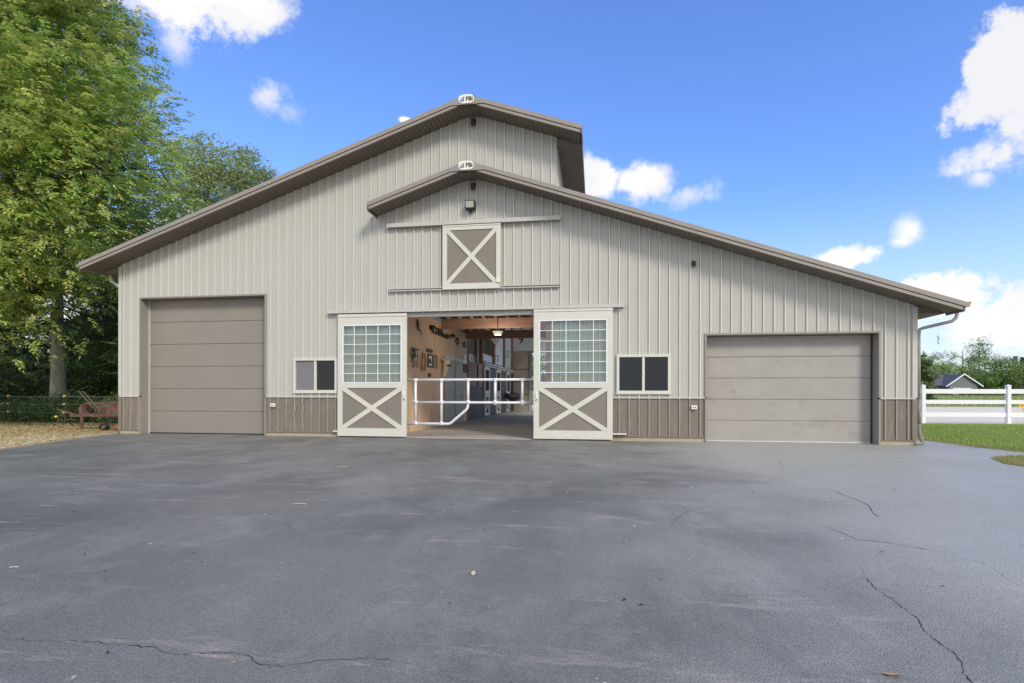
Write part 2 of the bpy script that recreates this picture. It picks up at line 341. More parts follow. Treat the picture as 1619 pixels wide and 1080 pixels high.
def text_into(mb, txt, place, size, mi=0, bold=0.0, depth=.004):
    cu = bpy.data.curves.new('t', 'FONT'); cu.body = txt; cu.size = size; cu.align_x = 'CENTER'; cu.align_y = 'CENTER'; cu.extrude = depth; cu.offset = bold
    ob = bpy.data.objects.new('t', cu); COL.objects.link(ob)
    dg = bpy.context.evaluated_depsgraph_get(); me = bpy.data.meshes.new_from_object(ob.evaluated_get(dg))
    mb.add([tuple(place @ v.co) for v in me.vertices], [tuple(p.vertices) for p in me.polygons], mi)
    bpy.data.objects.remove(ob); bpy.data.curves.remove(cu); bpy.data.meshes.remove(me)

# ------------------------------------------------------------------ ground
def gz(x, y):
    d = max(0.0, y - 52); s = min(1, d / 80.0)
    return 1.0 * s * s * (3 - 2 * s) * (1 if x > 20 else 1)
xs = [-900, -400, -200, -120, -80, -50, -30, -15, 0, 10, 20, 30, 40, 60, 80, 110, 150, 200, 300, 500, 1000]
ys = [-200, -60, -30, -15, 0, 10, 20, 35, 52, 60, 68, 78, 90, 105, 120, 135, 160, 220, 400, 900, 2200]
g = MB()
for y in ys:
    for x in xs: g.v.append((x, y, gz(x, y) - .012))
nx = len(xs)
for j in range(len(ys) - 1):
    for i in range(nx - 1): g.f.append((j * nx + i, j * nx + i + 1, (j + 1) * nx + i + 1, (j + 1) * nx + i)); g.m.append(0)
struct(g.build('ground', M['grass_ground']))
def sheet(name, poly, z, m, sub=None):
    b = MB(); b.add([(x, y, z) for x, y in poly], [tuple(range(len(poly)))]); return struct(b.build(name, m))
def wob(p, q, n, a, seed):
    r = random.Random(seed); out = []
    for i in range(n):
        t = i / n; out.append((p[0] + (q[0] - p[0]) * t + r.uniform(-a, a), p[1] + (q[1] - p[1]) * t + r.uniform(-a, a)))
    return out
# asphalt yard, with the cracks as a second material of the same sheet
poly = [(-.6, .35)] + wob((-.56, .21), (1.08, -4.14), 22, .035, 1) + wob((1.08, -4.14), (3.2, -9), 10, .05, 2) + [(4, -45), (60, -45)] + [(60, -2.7)] \
     + wob((26, -2.55), (20.0, -1.95), 14, .05, 4)[:0] + wob((30, -1.2), (20.6, -1.45), 12, .04, 5) + wob((20.6, -1.45), (20.42, .2), 9, .035, 6) + wob((20.42, .2), (20.3, 1.8), 8, .035, 7) + [(19.4, 2.2), (19.4, .35)]
yb = MB(); yb.add([(x, y, 0) for x, y in poly], [tuple(range(len(poly)))])
CR = {'a': ([(9.9,-10.98),(10.08,-10.97),(10.24,-10.95),(10.39,-10.94),(10.47,-10.94),(10.54,-10.94),(10.64,-10.95),(10.74,-10.98),(10.78,-10.99),(10.86,-10.97),(10.92,-10.94),(10.99,-10.94),(11.08,-10.95),(11.16,-11.0),(11.27,-11.01),(11.34,-10.98),(11.39,-10.94),(11.48,-10.92),(11.59,-10.89),(11.68,-10.89),(11.76,-10.91),(11.88,-10.94),(11.95,-10.99),(12.01,-11.0),(12.16,-10.99),(12.4,-11.02),(12.6,-11.1)], .0024),
 'b': ([(14.3,-8.05),(14.37,-8.13),(14.38,-8.26),(14.41,-8.42),(14.43,-8.58),(14.6,-8.63),(14.72,-8.73),(14.86,-8.84),(14.9,-8.96),(14.96,-9.05),(14.95,-9.18),(14.91,-9.35),(14.87,-9.51),(14.9,-9.59),(15,-9.9)], .0045),
 'c': ([(14.2,-9.1),(14.16,-9.23),(14.07,-9.54),(14.04,-9.7),(14.05,-9.84),(14.04,-9.98),(14.04,-10.1),(14.01,-10.17),(13.98,-10.31),(13.98,-10.41),(13.98,-10.48),(13.95,-10.58),(13.91,-10.64),(13.89,-10.75),(13.86,-11)], .0032),
 'd': ([(15.13,-6.16),(15.15,-6.41),(15.15,-6.72),(15.17,-6.97),(15.15,-7.19),(15.02,-7.54),(14.96,-7.83),(14.92,-8.09)], .005),
 'e': ([(13.27,-7.31),(13.33,-7.55),(13.36,-7.72),(13.19,-8.11),(13.06,-8.53)], .0022), 'f': ([(13.36,-7.72),(13.45,-7.82),(13.63,-8.0)], .0022),
 'g': ([(15.5,-3.4),(15.41,-3.75),(15.11,-4.89),(14.74,-6.03)], .0025)}
rc = random.Random(3)
for pts, w in CR.values():
    fine = []
    for (a, b) in zip(pts[:-1], pts[1:]):
        n = max(2, int(math.dist(a, b) / .02))
        for i in range(n):
            t = i / n; fine.append((a[0] + (b[0] - a[0]) * t + rc.gauss(0, .004), a[1] + (b[1] - a[1]) * t + rc.gauss(0, .006)))
    run = []; ph = rc.random() * 9
    for i, p in enumerate(fine):
        e = min(i, len(fine) - 1 - i) / len(fine); ww = w * (1 if math.sin(i * .045 + ph * 2) + .5 * math.sin(i * .013 + ph) > -.35 else .22) * min(1, e * 6 + .1) * (.15 + .85 * abs(math.sin(i * .23 + ph)) * rc.random() + .15)
        run.append((p, ww))
    for i in range(len(run) - 1):
        (p, w1), (q, w2) = run[i], run[i + 1]; dx, dy = q[0] - p[0], q[1] - p[1]; l = math.hypot(dx, dy) or 1; nx_, ny_ = -dy / l, dx / l
        yb.add([(p[0] - nx_ * w1, p[1] - ny_ * w1, .002), (q[0] - nx_ * w2, q[1] - ny_ * w2, .002), (q[0] + nx_ * w2, q[1] + ny_ * w2, .002), (p[0] + nx_ * w1, p[1] + ny_ * w1, .002)], [(0, 1, 2, 3)], 1)
M['crack'] = mat('crack_shadow', (.015, .015, .016), .9)
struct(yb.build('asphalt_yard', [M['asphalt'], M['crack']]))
sheet('straw_ground', [(-40, -45), (4.2, -45), (3.2, -9), (1.3, -4.1), (-.35, .3), (-.35, 3.2)] + wob((-.6, 3.2), (-6.5, 2.6), 10, .15, 8) + wob((-6.5, 2.6), (-14, 3.0), 10, .2, 9) + [(-40, 3.2)], -.006, M['straw'])
sheet('pale_verge', [(-2.2, -1.2 + .5), (-.55, .32), (-.5, .1), (.15, -2.5), (1.2, -4.6), (1.6, -7)] + wob((.6, -7), (-2.2, -.7), 20, .12, 12), -.003, mat('pale_dust', (.52, .46, .37), .95, 0, .25, 8, (1, 1, 1), .6, 40, dirt=((.40, .33, .17), 3, .48, .85)))
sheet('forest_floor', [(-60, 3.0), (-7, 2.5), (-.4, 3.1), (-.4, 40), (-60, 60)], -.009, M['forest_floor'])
sheet('lawn', [(19.36, .3), (20.3, 1.7), (20.42, 0), (20.6, -1.4), (60, -1.1), (60, 9.8), (19.36, 8.9)], -.004, M['lawn_soil'])
isl = [(19.22, -2.5), (19.6, -2.2), (20.2, -1.98), (21.5, -1.8), (26, -1.7), (30, -2.0), (30, -6), (24, -6.5), (20.5, -5.2), (19.0, -3.9), (18.9, -3.3)]
sheet('lawn_island', isl, .004, M['lawn_soil'])
sheet('gravel_drive', [(12, 24.2), (19.4, 24.2), (19.4, 8.95), (60, 9.85), (140, 22), (140, 50), (60, 46)] + wob((60, 46), (-10, 40), 20, .5, 14) + [(-10, 24.2)], .0, M['gravel'])

# grass blades where the lawn is near enough to show them
def blades(name, regions, dens_, h0, h1, label, seed, cols):
    rg = np.random.default_rng(seed); P = []
    for (x0, x1, y0, y1, test) in regions:
        n = int((x1 - x0) * (y1 - y0) * dens_); q = np.stack([rg.uniform(x0, x1, n), rg.uniform(y0, y1, n)], 1)
        if test is not None: q = q[test(q[:, 0], q[:, 1])]
        P.append(q)
    P = np.concatenate(P); n = len(P); a = rg.uniform(0, 2 * np.pi, n); h = rg.uniform(h0, h1, n); w = h * .13 + .002
    ca, sa = np.cos(a), np.sin(a); ln = rg.uniform(-.5, .5, (n, 2)) * h[:, None]
    V = np.zeros((n, 3, 3)); V[:, 0, 0] = P[:, 0] - ca * w; V[:, 0, 1] = P[:, 1] - sa * w; V[:, 1, 0] = P[:, 0] + ca * w; V[:, 1, 1] = P[:, 1] + sa * w
    V[:, 2, 0] = P[:, 0] + ln[:, 0]; V[:, 2, 1] = P[:, 1] + ln[:, 1]; V[:, 2, 2] = h; V[:, :2, 2] = -.004
    base = np.array(cols)[rg.integers(0, len(cols), n)] * rg.uniform(.7, 1.3, (n, 1)); C = np.repeat(base, 3, 0)
    o = fast_mesh(name, V.reshape(-1, 3), np.arange(n * 3).reshape(-1, 3), M['leaf'], None, C); return tag(o, label, 'grass', kind='stuff')
greens = [(.21, .34, .05), (.26, .38, .07), (.31, .38, .10), (.37, .38, .14)]
def in_isl(x, y):
    xi = np.array([p[0] for p in isl]); yi = np.array([p[1] for p in isl]); ins = np.zeros(len(x), bool); j = len(isl) - 1
    for i in range(len(isl)):
        c = ((yi[i] > y) != (yi[j] > y)) & (x < (xi[j] - xi[i]) * (y - yi[i]) / (yi[j] - yi[i] + 1e-9) + xi[i]); ins ^= c; j = i
    return ins
blades('lawn_grass', [(19.4, 33, 1.9, 9.8, None), (20.45, 28, -1.42, 1.9, lambda x, y: x > 20.62 - (y + 1.4) * .1)], 900, .03, .07, 'short mown green grass between the barn and the white fence', 1, greens)
blades('island_grass', [(18.8, 26, -6.4, -1.7, in_isl)], 1100, .02, .06, 'patchy thin grass on the tongue of lawn by the asphalt', 2, greens[2:] + [(.34, .27, .12), (.30, .22, .10)])
blades('edge_grass', [(20.3, 24, -1.6, 2.0, lambda x, y: (x < 20.78 - (y + 1.4) * .1) & (x > 20.5 - (y + 1.4) * .12) | (y < -1.18) & (x > 20.5)), (18.7, 22, -4, -1.7, in_isl)], 1500, .02, .05, 'dry yellowed grass along the ragged edge of the asphalt', 12, [(.44, .38, .16), (.36, .36, .12), (.30, .30, .10), (.40, .28, .14)])
blades('meadow_grass', [(20, 150, 50, 125, None)], 6, .15, .55, 'rough tall meadow grass beyond the gravel drive', 3, [(.28, .34, .11), (.38, .39, .16), (.46, .42, .21), (.20, .31, .09)])
for i, ob in enumerate([o for o in COL.objects if o.name == 'meadow_grass']):
    me = ob.data; co = np.empty(len(me.vertices) * 3, np.float32); me.vertices.foreach_get('co', co); co = co.reshape(-1, 3)
    s_ = np.clip((co[:, 1] - 52) / 80, 0, 1); co[:, 2] += s_ * s_ * (3 - 2 * s_); me.vertices.foreach_set('co', co.ravel()); me.update()
# dry leaves and straw scattered over the ground at the left
def litter(name, n, box, size, label, seed, cols, test=None):
    rg = np.random.default_rng(seed); P = np.stack([rg.uniform(box[0], box[1], n), rg.uniform(box[2], box[3], n)], 1)
    if test is not None: P = P[test(P[:, 0], P[:, 1])]
    n = len(P); a = rg.uniform(0, 6.28, n); s = rg.uniform(size * .5, size * 1.3, n); asp = rg.uniform(.12, .6, n)
    V = np.zeros((n, 4, 3))
    for k, (u, v) in enumerate(((-1, 0), (0, -1), (1, 0), (0, 1))):
        V[:, k, 0] = P[:, 0] + (u * np.cos(a) - v * asp * np.sin(a)) * s; V[:, k, 1] = P[:, 1] + (u * np.sin(a) + v * asp * np.cos(a)) * s
        V[:, k, 2] = .003 + rg.uniform(0, size * .9, n)
    C = np.repeat(np.array(cols)[rg.integers(0, len(cols), n)] * rg.uniform(.6, 1.3, (n, 1)), 4, 0)
    return tag(fast_mesh(name, V.reshape(-1, 3), np.arange(n * 4).reshape(-1, 4), M['leaf'], None, C), label, 'leaf litter', kind='stuff')
litter('leaf_litter', 34000, (-12, 2.0, -8, 4.5), .035, 'dry brown and straw coloured leaves scattered beside the barn', 4,
       [(.58, .46, .23), (.68, .56, .30), (.42, .26, .14), (.74, .66, .38), (.36, .36, .14)], lambda x, y: x < -.62 + (.25 - y) * .36)
litter('yard_debris', 1500, (2, 21, -12.4, -.3), .012, 'tiny pale leaf and seed scraps scattered over the asphalt', 5, [(.5, .45, .35), (.4, .35, .25), (.05, .05, .04), (.55, .5, .42)])

# ------------------------------------------------------------------ barn
U = .2286; RX = 9.5; PIT = .34
XL, XR, XU, BACK = -.35, 19.35, 11.55, 24.0
T_UP, S_UP, T_LO, S_LO = 8.11, 7.93, 6.56, 6.38
barn = thing('barn', (9.5, 0, 0), 'large stone coloured steel barn with taupe wainscot and stepped gable roof', 'barn')
def topz(x): return (S_UP if x <= XU else S_LO) - PIT * abs(x - RX) + .015
OPEN = [(.30, 3.96, 0, 3.66), (15.0, 18.61, 0, 2.455), (7.70, 11.36, 0, 3.10), (4.80, 5.96, 1.15, 1.99), (12.99, 14.18, 1.14, 2.01)]
def profile(x):          # ribbed sheet: stands proud towards -Y
    k = (x + U / 2) % U - U / 2; a = abs(k)
    if a <= .012: return -.030
    if a <= .028: return -.030 * (1 - (a - .012) / .016)
    for c in (.076, .1526 - U):
        b = abs(k - c)
        if b <= .006: return -.003
        if b <= .011: return -.003 * (1 - (b - .006) / .005)
    return 0.0
def sheet_wall(mb, x0, x1, zlo, zhi, opens, yoff=0):
    X = {x0, x1, XU if x0 < XU < x1 else x0, RX if x0 < RX < x1 else x0}
    n0 = int(x0 / U) - 1
    while n0 * U < x1 + U:
        for d in (-.028, -.012, .012, .028, .065, .070, .082, .087, .1416, .1466, .1586, .1636):
            q = n0 * U + d
            if x0 < q < x1: X.add(q)
        n0 += 1
    for o in opens:
        for q in o[:2]:
            if x0 < q < x1: X.add(q)
    X = sorted(X)
    for a, b in zip(X[:-1], X[1:]):
        if b - a < 1e-5: continue
        m_ = (a + b) / 2; ztop = (lambda x: zhi if zhi is not None else topz(min(max(x, a + 1e-6), b - 1e-6)))
        iv = [(zlo, None)]
        cuts = sorted([(o[2], o[3]) for o in opens if o[0] < m_ < o[1]])
        z = zlo; segs = []
        top = min(ztop(a), ztop(b))
        for c0, c1 in cuts:
            if c1 <= z or c0 >= top: continue
            if c0 > z: segs.append((z, c0, False))
            z = max(z, c1)
        if z < top: segs.append((z, top, True))
        for s0, s1, last in segs:
            ya, yb_ = profile(a) + yoff, profile(b) + yoff
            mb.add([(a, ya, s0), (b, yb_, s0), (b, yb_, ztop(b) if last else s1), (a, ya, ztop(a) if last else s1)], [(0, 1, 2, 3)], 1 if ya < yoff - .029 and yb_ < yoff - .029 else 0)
w = MB(); sheet_wall(w, XL, XR, 1.03, None, OPEN); w.build('upper_siding', [M['siding'], M['siding_crown_lit']], barn)
# wainscot, with the dented ribs between the left garage door and the small window
GAPS = []
xx = XL
for og in sorted(o for o in OPEN if o[2] == 0): GAPS.append((xx, og[0])); xx = og[1]
GAPS.append((xx, XR))
for a, b in GAPS:
    wl = MB(); sheet_wall(wl, a, b, .11, 1.0, [], .0); wl.build('wainscot', [M['wainscot'], M['wainscot_crown_lit']], barn)
b_ = MB()
for n, (zc, amp) in {20: (.75, .02), 21: (.62, .035), 22: (.60, .04)}.items():   # bent ribs
    pts = []; b_ = MB()
    for i in range(15):
        z = .15 + i * .058; k = math.exp(-((z - zc) / .12) ** 2); pts.append((n * U + amp * math.sin((z - zc) * 14) * (.4 + k), -.024 - .012 * k, z))
    b_.tube(pts, .010, 6); b_.build('bent_rib', M['wainscot_crown_lit'], barn, smooth=True)
t = MB()
def except_open(z, x0=XL, x1=XR):
    segs = []; x = x0
    for o in sorted(OPEN):
        if o[2] <= z <= o[3]:
            segs.append((x, o[0])); x = o[1]
    segs.append((x, x1)); return segs
for a, b in GAPS:
    t = MB(); t.box(a, b, -.034, .01, 1.0, 1.030); t.build('wainscot_cap', M['trimlight'], barn)
    t = MB(); t.box(a + .002, b - .002, -.030, .01, .095, .112); t.build('base_flashing', M['wainscot'], barn)
    t = MB(); t.box(a + .01, b - .01, -.006, .05, 0.0, .094); t.build('wall_base', M['lumber'], barn)
for xe, s_, zt in ((XL, 1, 4.55), (XR, -1, 3.0)):
    for (z0, z1, nm, mm) in ((1.032, zt, 'corner_trim', 'trimlight'), (.095, .998, 'lower_corner_trim', 'wainscot')):
        t = MB(); pl = [(xe - s_ * .03, .1), (xe - s_ * .03, -.034), (xe + s_ * .07, -.034), (xe + s_ * .07, -.003), (xe - s_ * .003, -.003), (xe - s_ * .003, .1)]
        t.prism(pl, z0, z1, axis='Z'); t.build(nm, M[mm], barn)
# side, back and upper side walls (simple ribbed sheets)
def side_wall(mb, x, y0, y1, z0, z1f, face, gap=None):
    y = y0; n = 0
    while y < y1 - 1e-6:
        for (d0, d1, p0, p1) in ((0, .19, 0, 0), (.19, .2, 0, .02), (.2, .2186, .02, .02), (.2186, U, .02, 0)):
            a, b = min(y + d0, y1), min(y + d1, y1)
            if gap and gap[0] < a < gap[1]:
                for q0, q1 in ((z0, gap[2]), (gap[3], z1f)):
                    if b > a and q1 > q0: mb.add([(x + face * p0, a, q0), (x + face * p1, b, q0), (x + face * p1, b, q1), (x + face * p0, a, q1)], [(0, 1, 2, 3)])
            elif b > a: mb.add([(x + face * p0, a, z0), (x + face * p1, b, z0), (x + face * p1, b, z1f), (x + face * p0, a, z1f)], [(0, 1, 2, 3)])
        y += U
s = MB(); side_wall(s, XL, 0, BACK, 0, 4.55, -1); s.build('left_wall', M['siding'], barn)
s = MB(); side_wall(s, XR, 0, BACK, 0, 3.03, 1, (5, 22, 0, 2.5)); s.build('right_wall', M['siding'], barn)  # long opening added, out of view, to let daylight in
s = MB(); side_wall(s, XU, 0, BACK, 5.6, 7.24, 1, (6, 22.5, 6.1, 7.0)); s.build('upper_side_wall', M['siding'], barn)  # gap high in this wall is added, unseen, to light the interior
s = MB(); bo = [(8.15, 11.4, 0, 3.95), (12.4, 18.8, 0, 2.7)]  # second, right-hand opening is added, unseen, for interior daylight
OLD = profile
sheet_wall(s, XL, XR, 0, None, bo, BACK); s.build('back_wall', [M['siding'], M['siding_crown_lit']], barn)
# roofs
def roof_slab(mb, xa, xb, T, y0, y1, th=.05):
    za, zb = T - PIT * abs(xa - RX), T - PIT * abs(xb - RX)
    mb.prism([(xa, za - th), (xb, zb - th), (xb, zb), (xa, za)], y0, y1)
r_ = MB(); roof_slab(r_, RX, -.98, T_UP, -.58, BACK + .5); roof_slab(r_, RX, 12.14, T_UP, -.58, BACK + .5)
y = -.5
while y < BACK + .4:       # standing ribs on the slopes
    for xa, xb, T in ((RX, -.98, T_UP), (RX, 12.14, T_UP)):
        r_.prism([(xa, T - PIT * abs(xa - RX) - .01), (xb, T - PIT * abs(xb - RX) - .01), (xb, T - PIT * abs(xb - RX) + .02), (xa, T - PIT * abs(xa - RX) + .02)], y, y + .03)
    y += U
r_.box(RX - .16, RX + .16, -.56, BACK + .5, T_UP - .02, T_UP + .012)
r_.build('upper_roof', M['roof'], barn)
r_ = MB(); roof_slab(r_, XU - .02, 19.93, T_LO, .002, 9.5); roof_slab(r_, XU - .02, 19.93, T_LO, 22, BACK + .5)
for q0, q1 in ((XU - .02, 12.4), (17.8, 19.93)):     # opening added out of view to let daylight into the aisle
    za, zb = T_LO - PIT * (q0 - RX), T_LO - PIT * (q1 - RX); r_.prism([(q0, za - .05), (q1, zb - .05), (q1, zb), (q0, za)], 9.5, 22)
roof_slab(r_, RX, 19.93, T_LO, -.58, .0); roof_slab(r_, RX, 7.05, T_LO, -.58, -.003)
y = -.5
while y < BACK + .4:
    xa = XU if y > 0 else RX
    for xa, xb in ((xa, 19.93 if not 9.4 < y < 22 else 12.4),) + (((RX, 7.05),) if y < -.05 else ()):
        r_.prism([(xa, T_LO - PIT * abs(xa - RX) - .01), (xb, T_LO - PIT * abs(xb - RX) - .01), (xb, T_LO - PIT * abs(xb - RX) + .02), (xa, T_LO - PIT * abs(xa - RX) + .02)], y, y + .03)
    y += U
r_.box(RX - .13, RX + .13, -.5, -.02, T_LO - .02, T_LO + .03)
r_.build('lower_roof', M['roof'], barn)
def rake(T, S, xl, xr, name):
    # outer trim board (upper) and inner fascia, both flattened under the peak
    cap1 = T - .10 - PIT * .40; cap2 = S - PIT * .21; pit = lambda x: PIT * abs(x - RX)
    def strip(mb, x0, x1, up, lo, ya, yb_):
        X = sorted({x0, x1} | {q for q in (RX - .40, RX - .33, RX - .21, RX, RX + .21, RX + .33, RX + .40) if x0 < q < x1})
        for k, (a, b) in enumerate(zip(X[:-1], X[1:])):
            f = [(a, ya, lo(a)), (b, ya, lo(b)), (b, ya, up(b)), (a, ya, up(a)), (a, yb_, lo(a)), (b, yb_, lo(b)), (b, yb_, up(b)), (a, yb_, up(a))]
            q = [(0, 1, 2, 3), (7, 6, 5, 4), (4, 5, 1, 0), (3, 2, 6, 7)]
            if k == 0: q.append((4, 0, 3, 7))
            if k == len(X) - 2: q.append((1, 5, 6, 2))
            mb.add(f, q)
    up = MB(); strip(up, xl, xr, lambda x: T - pit(x), lambda x: min(T - .10 - pit(x), cap1), -.628, -.60); up.build('rake_trim', M['fascia'], barn)
    gpb = MB(); strip(gpb, xl + .03, xr - .03, lambda x: min(T - .08 - pit(x), cap1 + .02), lambda x: min(T - .13 - pit(x), cap1 - .03), -.590, -.577); gpb.build('rake_gap_shadow', M['black'], barn)  # black strip painting the shadow in the gap between trim and fascia
    lo = MB(); strip(lo, xl + .03, xr - .03, lambda x: min(T - .116 - pit(x), cap1 - .016), lambda x: min(S - pit(x), cap2), -.612, -.575); lo.build('rake_fascia', M['fascia'], barn)
    # soffit boards with grooves, running front to back
    so_ = MB(); st = .10
    def sz(x): return min(S + .02 - PIT * abs(x - RX), cap2 + .02)
    x = xl + .04
    while x < xr - .04:
        b = min(x + st, xr - .04)
        so_.add([(x, -.575, sz(x)), (x, .0, sz(x)), (b - .012, .0, sz(b - .012)), (b - .012, -.575, sz(b - .012))], [(0, 1, 2, 3)])
        so_.add([(b - .012, -.575, sz(b - .012)), (b - .012, 0, sz(b - .012)), (b - .010, 0, sz(b) + .014), (b - .010, -.575, sz(b) + .014)], [(0, 1, 2, 3)])
        so_.add([(b - .010, -.575, sz(b) + .014), (b - .010, 0, sz(b) + .014), (b, 0, sz(b)), (b, -.575, sz(b))], [(0, 1, 2, 3)])
        x += st
    # closing boards at both ends
    for xe in (xl, xr):
        ze = T - PIT * abs(xe - RX); so_.box(xe - .012, xe + .012, -.60, 0, ze - .20, ze - .035)
    so_.build('rake_soffit', M['soffit'], barn)
rake(T_UP, S_UP, -1.0, 12.16, 'upper'); rake(T_LO, S_LO, 7.03, 19.95, 'lower')
rl = MB()
for xa, xb, T in ((RX, XL, T_UP), (RX, XU, T_UP), (XU, 12.4, T_LO)): rl.prism([(xa, T - PIT * abs(xa - RX) - .16), (xb, T - PIT * abs(xb - RX) - .16), (xb, T - PIT * abs(xb - RX) - .15), (xa, T - PIT * abs(xa - RX) - .15)], .1, BACK - .1)
rl.build('roof_light_reflector', M['white'], barn)  # unseen white sheet added to bounce light into the aisle
# flat eave soffits, fascia and return boxes
def eave(x0, x1, z, y0=0.0, y1=BACK + .5):
    m_ = MB(); y = y0
    while y < y1:
        b = min(y + .10, y1); m_.add([(x0, y, z), (x1, y, z), (x1, b - .014, z), (x0, b - .014, z)], [(0, 1, 2, 3)])
        m_.add([(x0, b - .014, z), (x1, b - .014, z), (x1, b - .007, z + .014), (x0, b - .007, z + .014)], [(0, 1, 2, 3)]); m_.add([(x0, b - .007, z + .014), (x1, b - .007, z + .014), (x1, b, z), (x0, b, z)], [(0, 1, 2, 3)]); y = b
    m_.build('eave_soffit', M['soffit'], barn)
eave(XU, 12.14, 7.045); eave(XR, 19.92, 2.86); eave(-.97, XL, 4.37)
for q in ((12.135, 12.165, 7.04, 7.19), (19.915, 19.945, 2.855, 3.0), (-1.0, -.975, 4.365, 4.53)): t = MB(); t.box(q[0], q[1], -.57, BACK + .5, q[2], q[3]); t.build('eave_fascia', M['fascia'], barn)
for q in ([(XU, 7.046), (12.12, 7.046), (12.12, 7.06), (XU, 7.24)], [(XR, 2.861), (19.9, 2.861), (19.9, 2.88), (XR, 3.04)], [(-.96, 4.371), (XL, 4.371), (XL, 4.6), (-.96, 4.39)]): t = MB(); t.prism(q, -.004, .004); t.build('eave_return', M['soffit'], barn)
# gutter along the right eave
gt = MB(); gp = [(19.946, 3.0), (19.946, 2.90), (19.985, 2.885), (20.03, 2.90), (20.045, 2.955), (20.07, 3.0), (20.063, 3.003), (20.038, 2.96), (20.024, 2.908), (19.985, 2.893), (19.954, 2.905), (19.954, 3.0)]
gt.prism(gp, -.625, BACK + .5); gt.prism(gp[:6], -.629, -.621); gt.build('gutter', M['fascia'], barn)
# small gutter along the left eave with its downspout
gt = MB(); gt.prism([(-(x - 19.946) - 1.0, z + 1.53) for x, z in gp], -.60, BACK + .5); gt.build('gutter', M['fascia'], barn)
dsp = MB()
dsp.tube([(19.99, -.30, 2.90), (19.99, -.30, 2.80), (19.975, -.29, 2.72), (19.92, -.26, 2.655), (19.8, -.2, 2.62), (19.5, -.02, 2.545), (19.44, .0, 2.52), (19.42, .0, 2.44), (19.42, .0, 2.3), (19.42, .0, 1.0)], .034, 10)
dsp.tube([(19.42, 0, 1.002), (19.42, 0, .42)], .034, 10, 1)
dsp.build('downspout', [mat('pale_taupe_spout', (.38, .345, .295), .4), M['wainscot']], barn, smooth=True)
e_ = MB(); pts = [(19.42, 0, .46)]; rr = [.038]
for i in range(26):
    z = .44 - i * .016; pts.append((19.42 + .05 * (i / 26) ** 2, -.03 * (i / 26) - .05 * (i / 26) ** 2, z)); rr.append(.045 if i % 2 else .033)
e_.tube(pts, rr, 12); e_.tube([(19.46, -.07, .045), (19.3, -.10, .05)], .03, 10); e_.build('downspout_extension', M['fascia'], barn, smooth=False)
dsp = MB(); dsp.tube([(-.78, .12, 4.37), (-.78, .12, 4.28), (-.74, .12, 4.2), (-.48, .12, 4.02), (-.425, .12, 3.97), (-.42, .12, 3.85), (-.42, .12, .1)], .04, 10)
dsp.build('downspout', M['trimlight'], barn, smooth=True)

# ---- garage doors
def garage(x0, x1, z1, nsec, mdoor, depth, label):
    h = z1 / nsec; d = MB(); yd = depth
    for i in range(nsec):
        a, b = i * h, (i + 1) * h
        d.prism([(yd + .02, a + .004), (yd + .004, a + .008), (yd, a + .018), (yd, b - .016), (yd + .006, b - .006), (yd + .02, b)], x0 + .02, x1 - .02, axis='X')
    d.add([(x0, yd + .018, 0), (x1, yd + .018, 0), (x1, yd + .018, z1), (x0, yd + .018, z1)], [(0, 1, 2, 3)])
    o = d.build('garage_door', mdoor, barn); o['label'] = label
    j = MB(); j.box(x0 - .04, x0, -.034, yd + .05, 0, z1 + .04); j.box(x1, x1 + .04, -.034, yd + .05, 0, z1 + .04); j.box(x0, x1, -.034, yd + .05, z1, z1 + .04)
    j.build('door_casing', M['fascia'], o)
    for e0, e1 in ((x0 + .001, x0 + .03), (x1 - .03, x1 - .001)): ws = MB(); ws.box(e0, e1, yd - .03, yd - .002, 0, z1 - .002); ws.build('weather_strip', M['trimlight'] if x0 < 5 else M['darkmetal'], o)
    bs = MB(); bs.box(x0 + .03, x1 - .03, yd - .012, yd - .001, .004, .03); bs.build('bottom_seal', M['lathe'] if x0 > 5 else M['darkmetal'], o)
    return o
garage(.30, 3.96, 3.66, 6, M['door_left'], .27, 'tall taupe sectional garage door')
garage(15.0, 18.61, 2.455, 5, M['door_right'], .27, 'wide weathered grey sectional garage door')
# ---- slider windows
def window(x0, x1, z0, z1, blind):
    f = MB(); fw = .062
    f.box(x0 - .02, x1 + .02, -.055, .03, z1 - fw + .02, z1 + .02); f.box(x0 - .02, x1 + .02, -.055, .03, z0 - .02, z0 + fw - .02)
    f.box(x0 - .02, x0 + fw - .02, -.054, .03, z0 + fw - .02, z1 - fw + .02); f.box(x1 - fw + .02, x1 + .02, -.054, .03, z0 + fw - .02, z1 - fw + .02)
    m_ = (x0 + x1) / 2; f.box(m_ - .028, m_ + .028, -.045, .03, z0 + fw - .02, z1 - fw + .02)
    f.box(x0 - .04, x1 + .04, -.062, -.03, z0 - .04, z0 - .021)
    fo = f.build('window', M['cream'], barn)
    for a, b in ((x0 + fw - .02, m_ - .028), (m_ + .028, x1 - fw + .02)):
        g_ = MB(); g_.add([(a, .005, z0 + fw - .02), (b, .005, z0 + fw - .02), (b, .005, z1 - fw + .02), (a, .005, z1 - fw + .02)], [(0, 1, 2, 3)]); g_.build('pane', M['glass'], fo)
    if blind:
        g_ = MB(); g_.box(x0 + fw - .018, m_ - .03, -.012, -.010, z0 + .045, z1 - .045); g_.build('insect_screen', M['curtain'], fo)
    k = MB(); k.box(m_ - .005, m_ + .02, -.058, -.045, (z0 + z1) / 2 - .03, (z0 + z1) / 2 + .04); k.build('window_latch', M['white'], fo)
window(4.80, 5.96, 1.15, 1.99, True); window(12.99, 14.18, 1.14, 2.01, False)
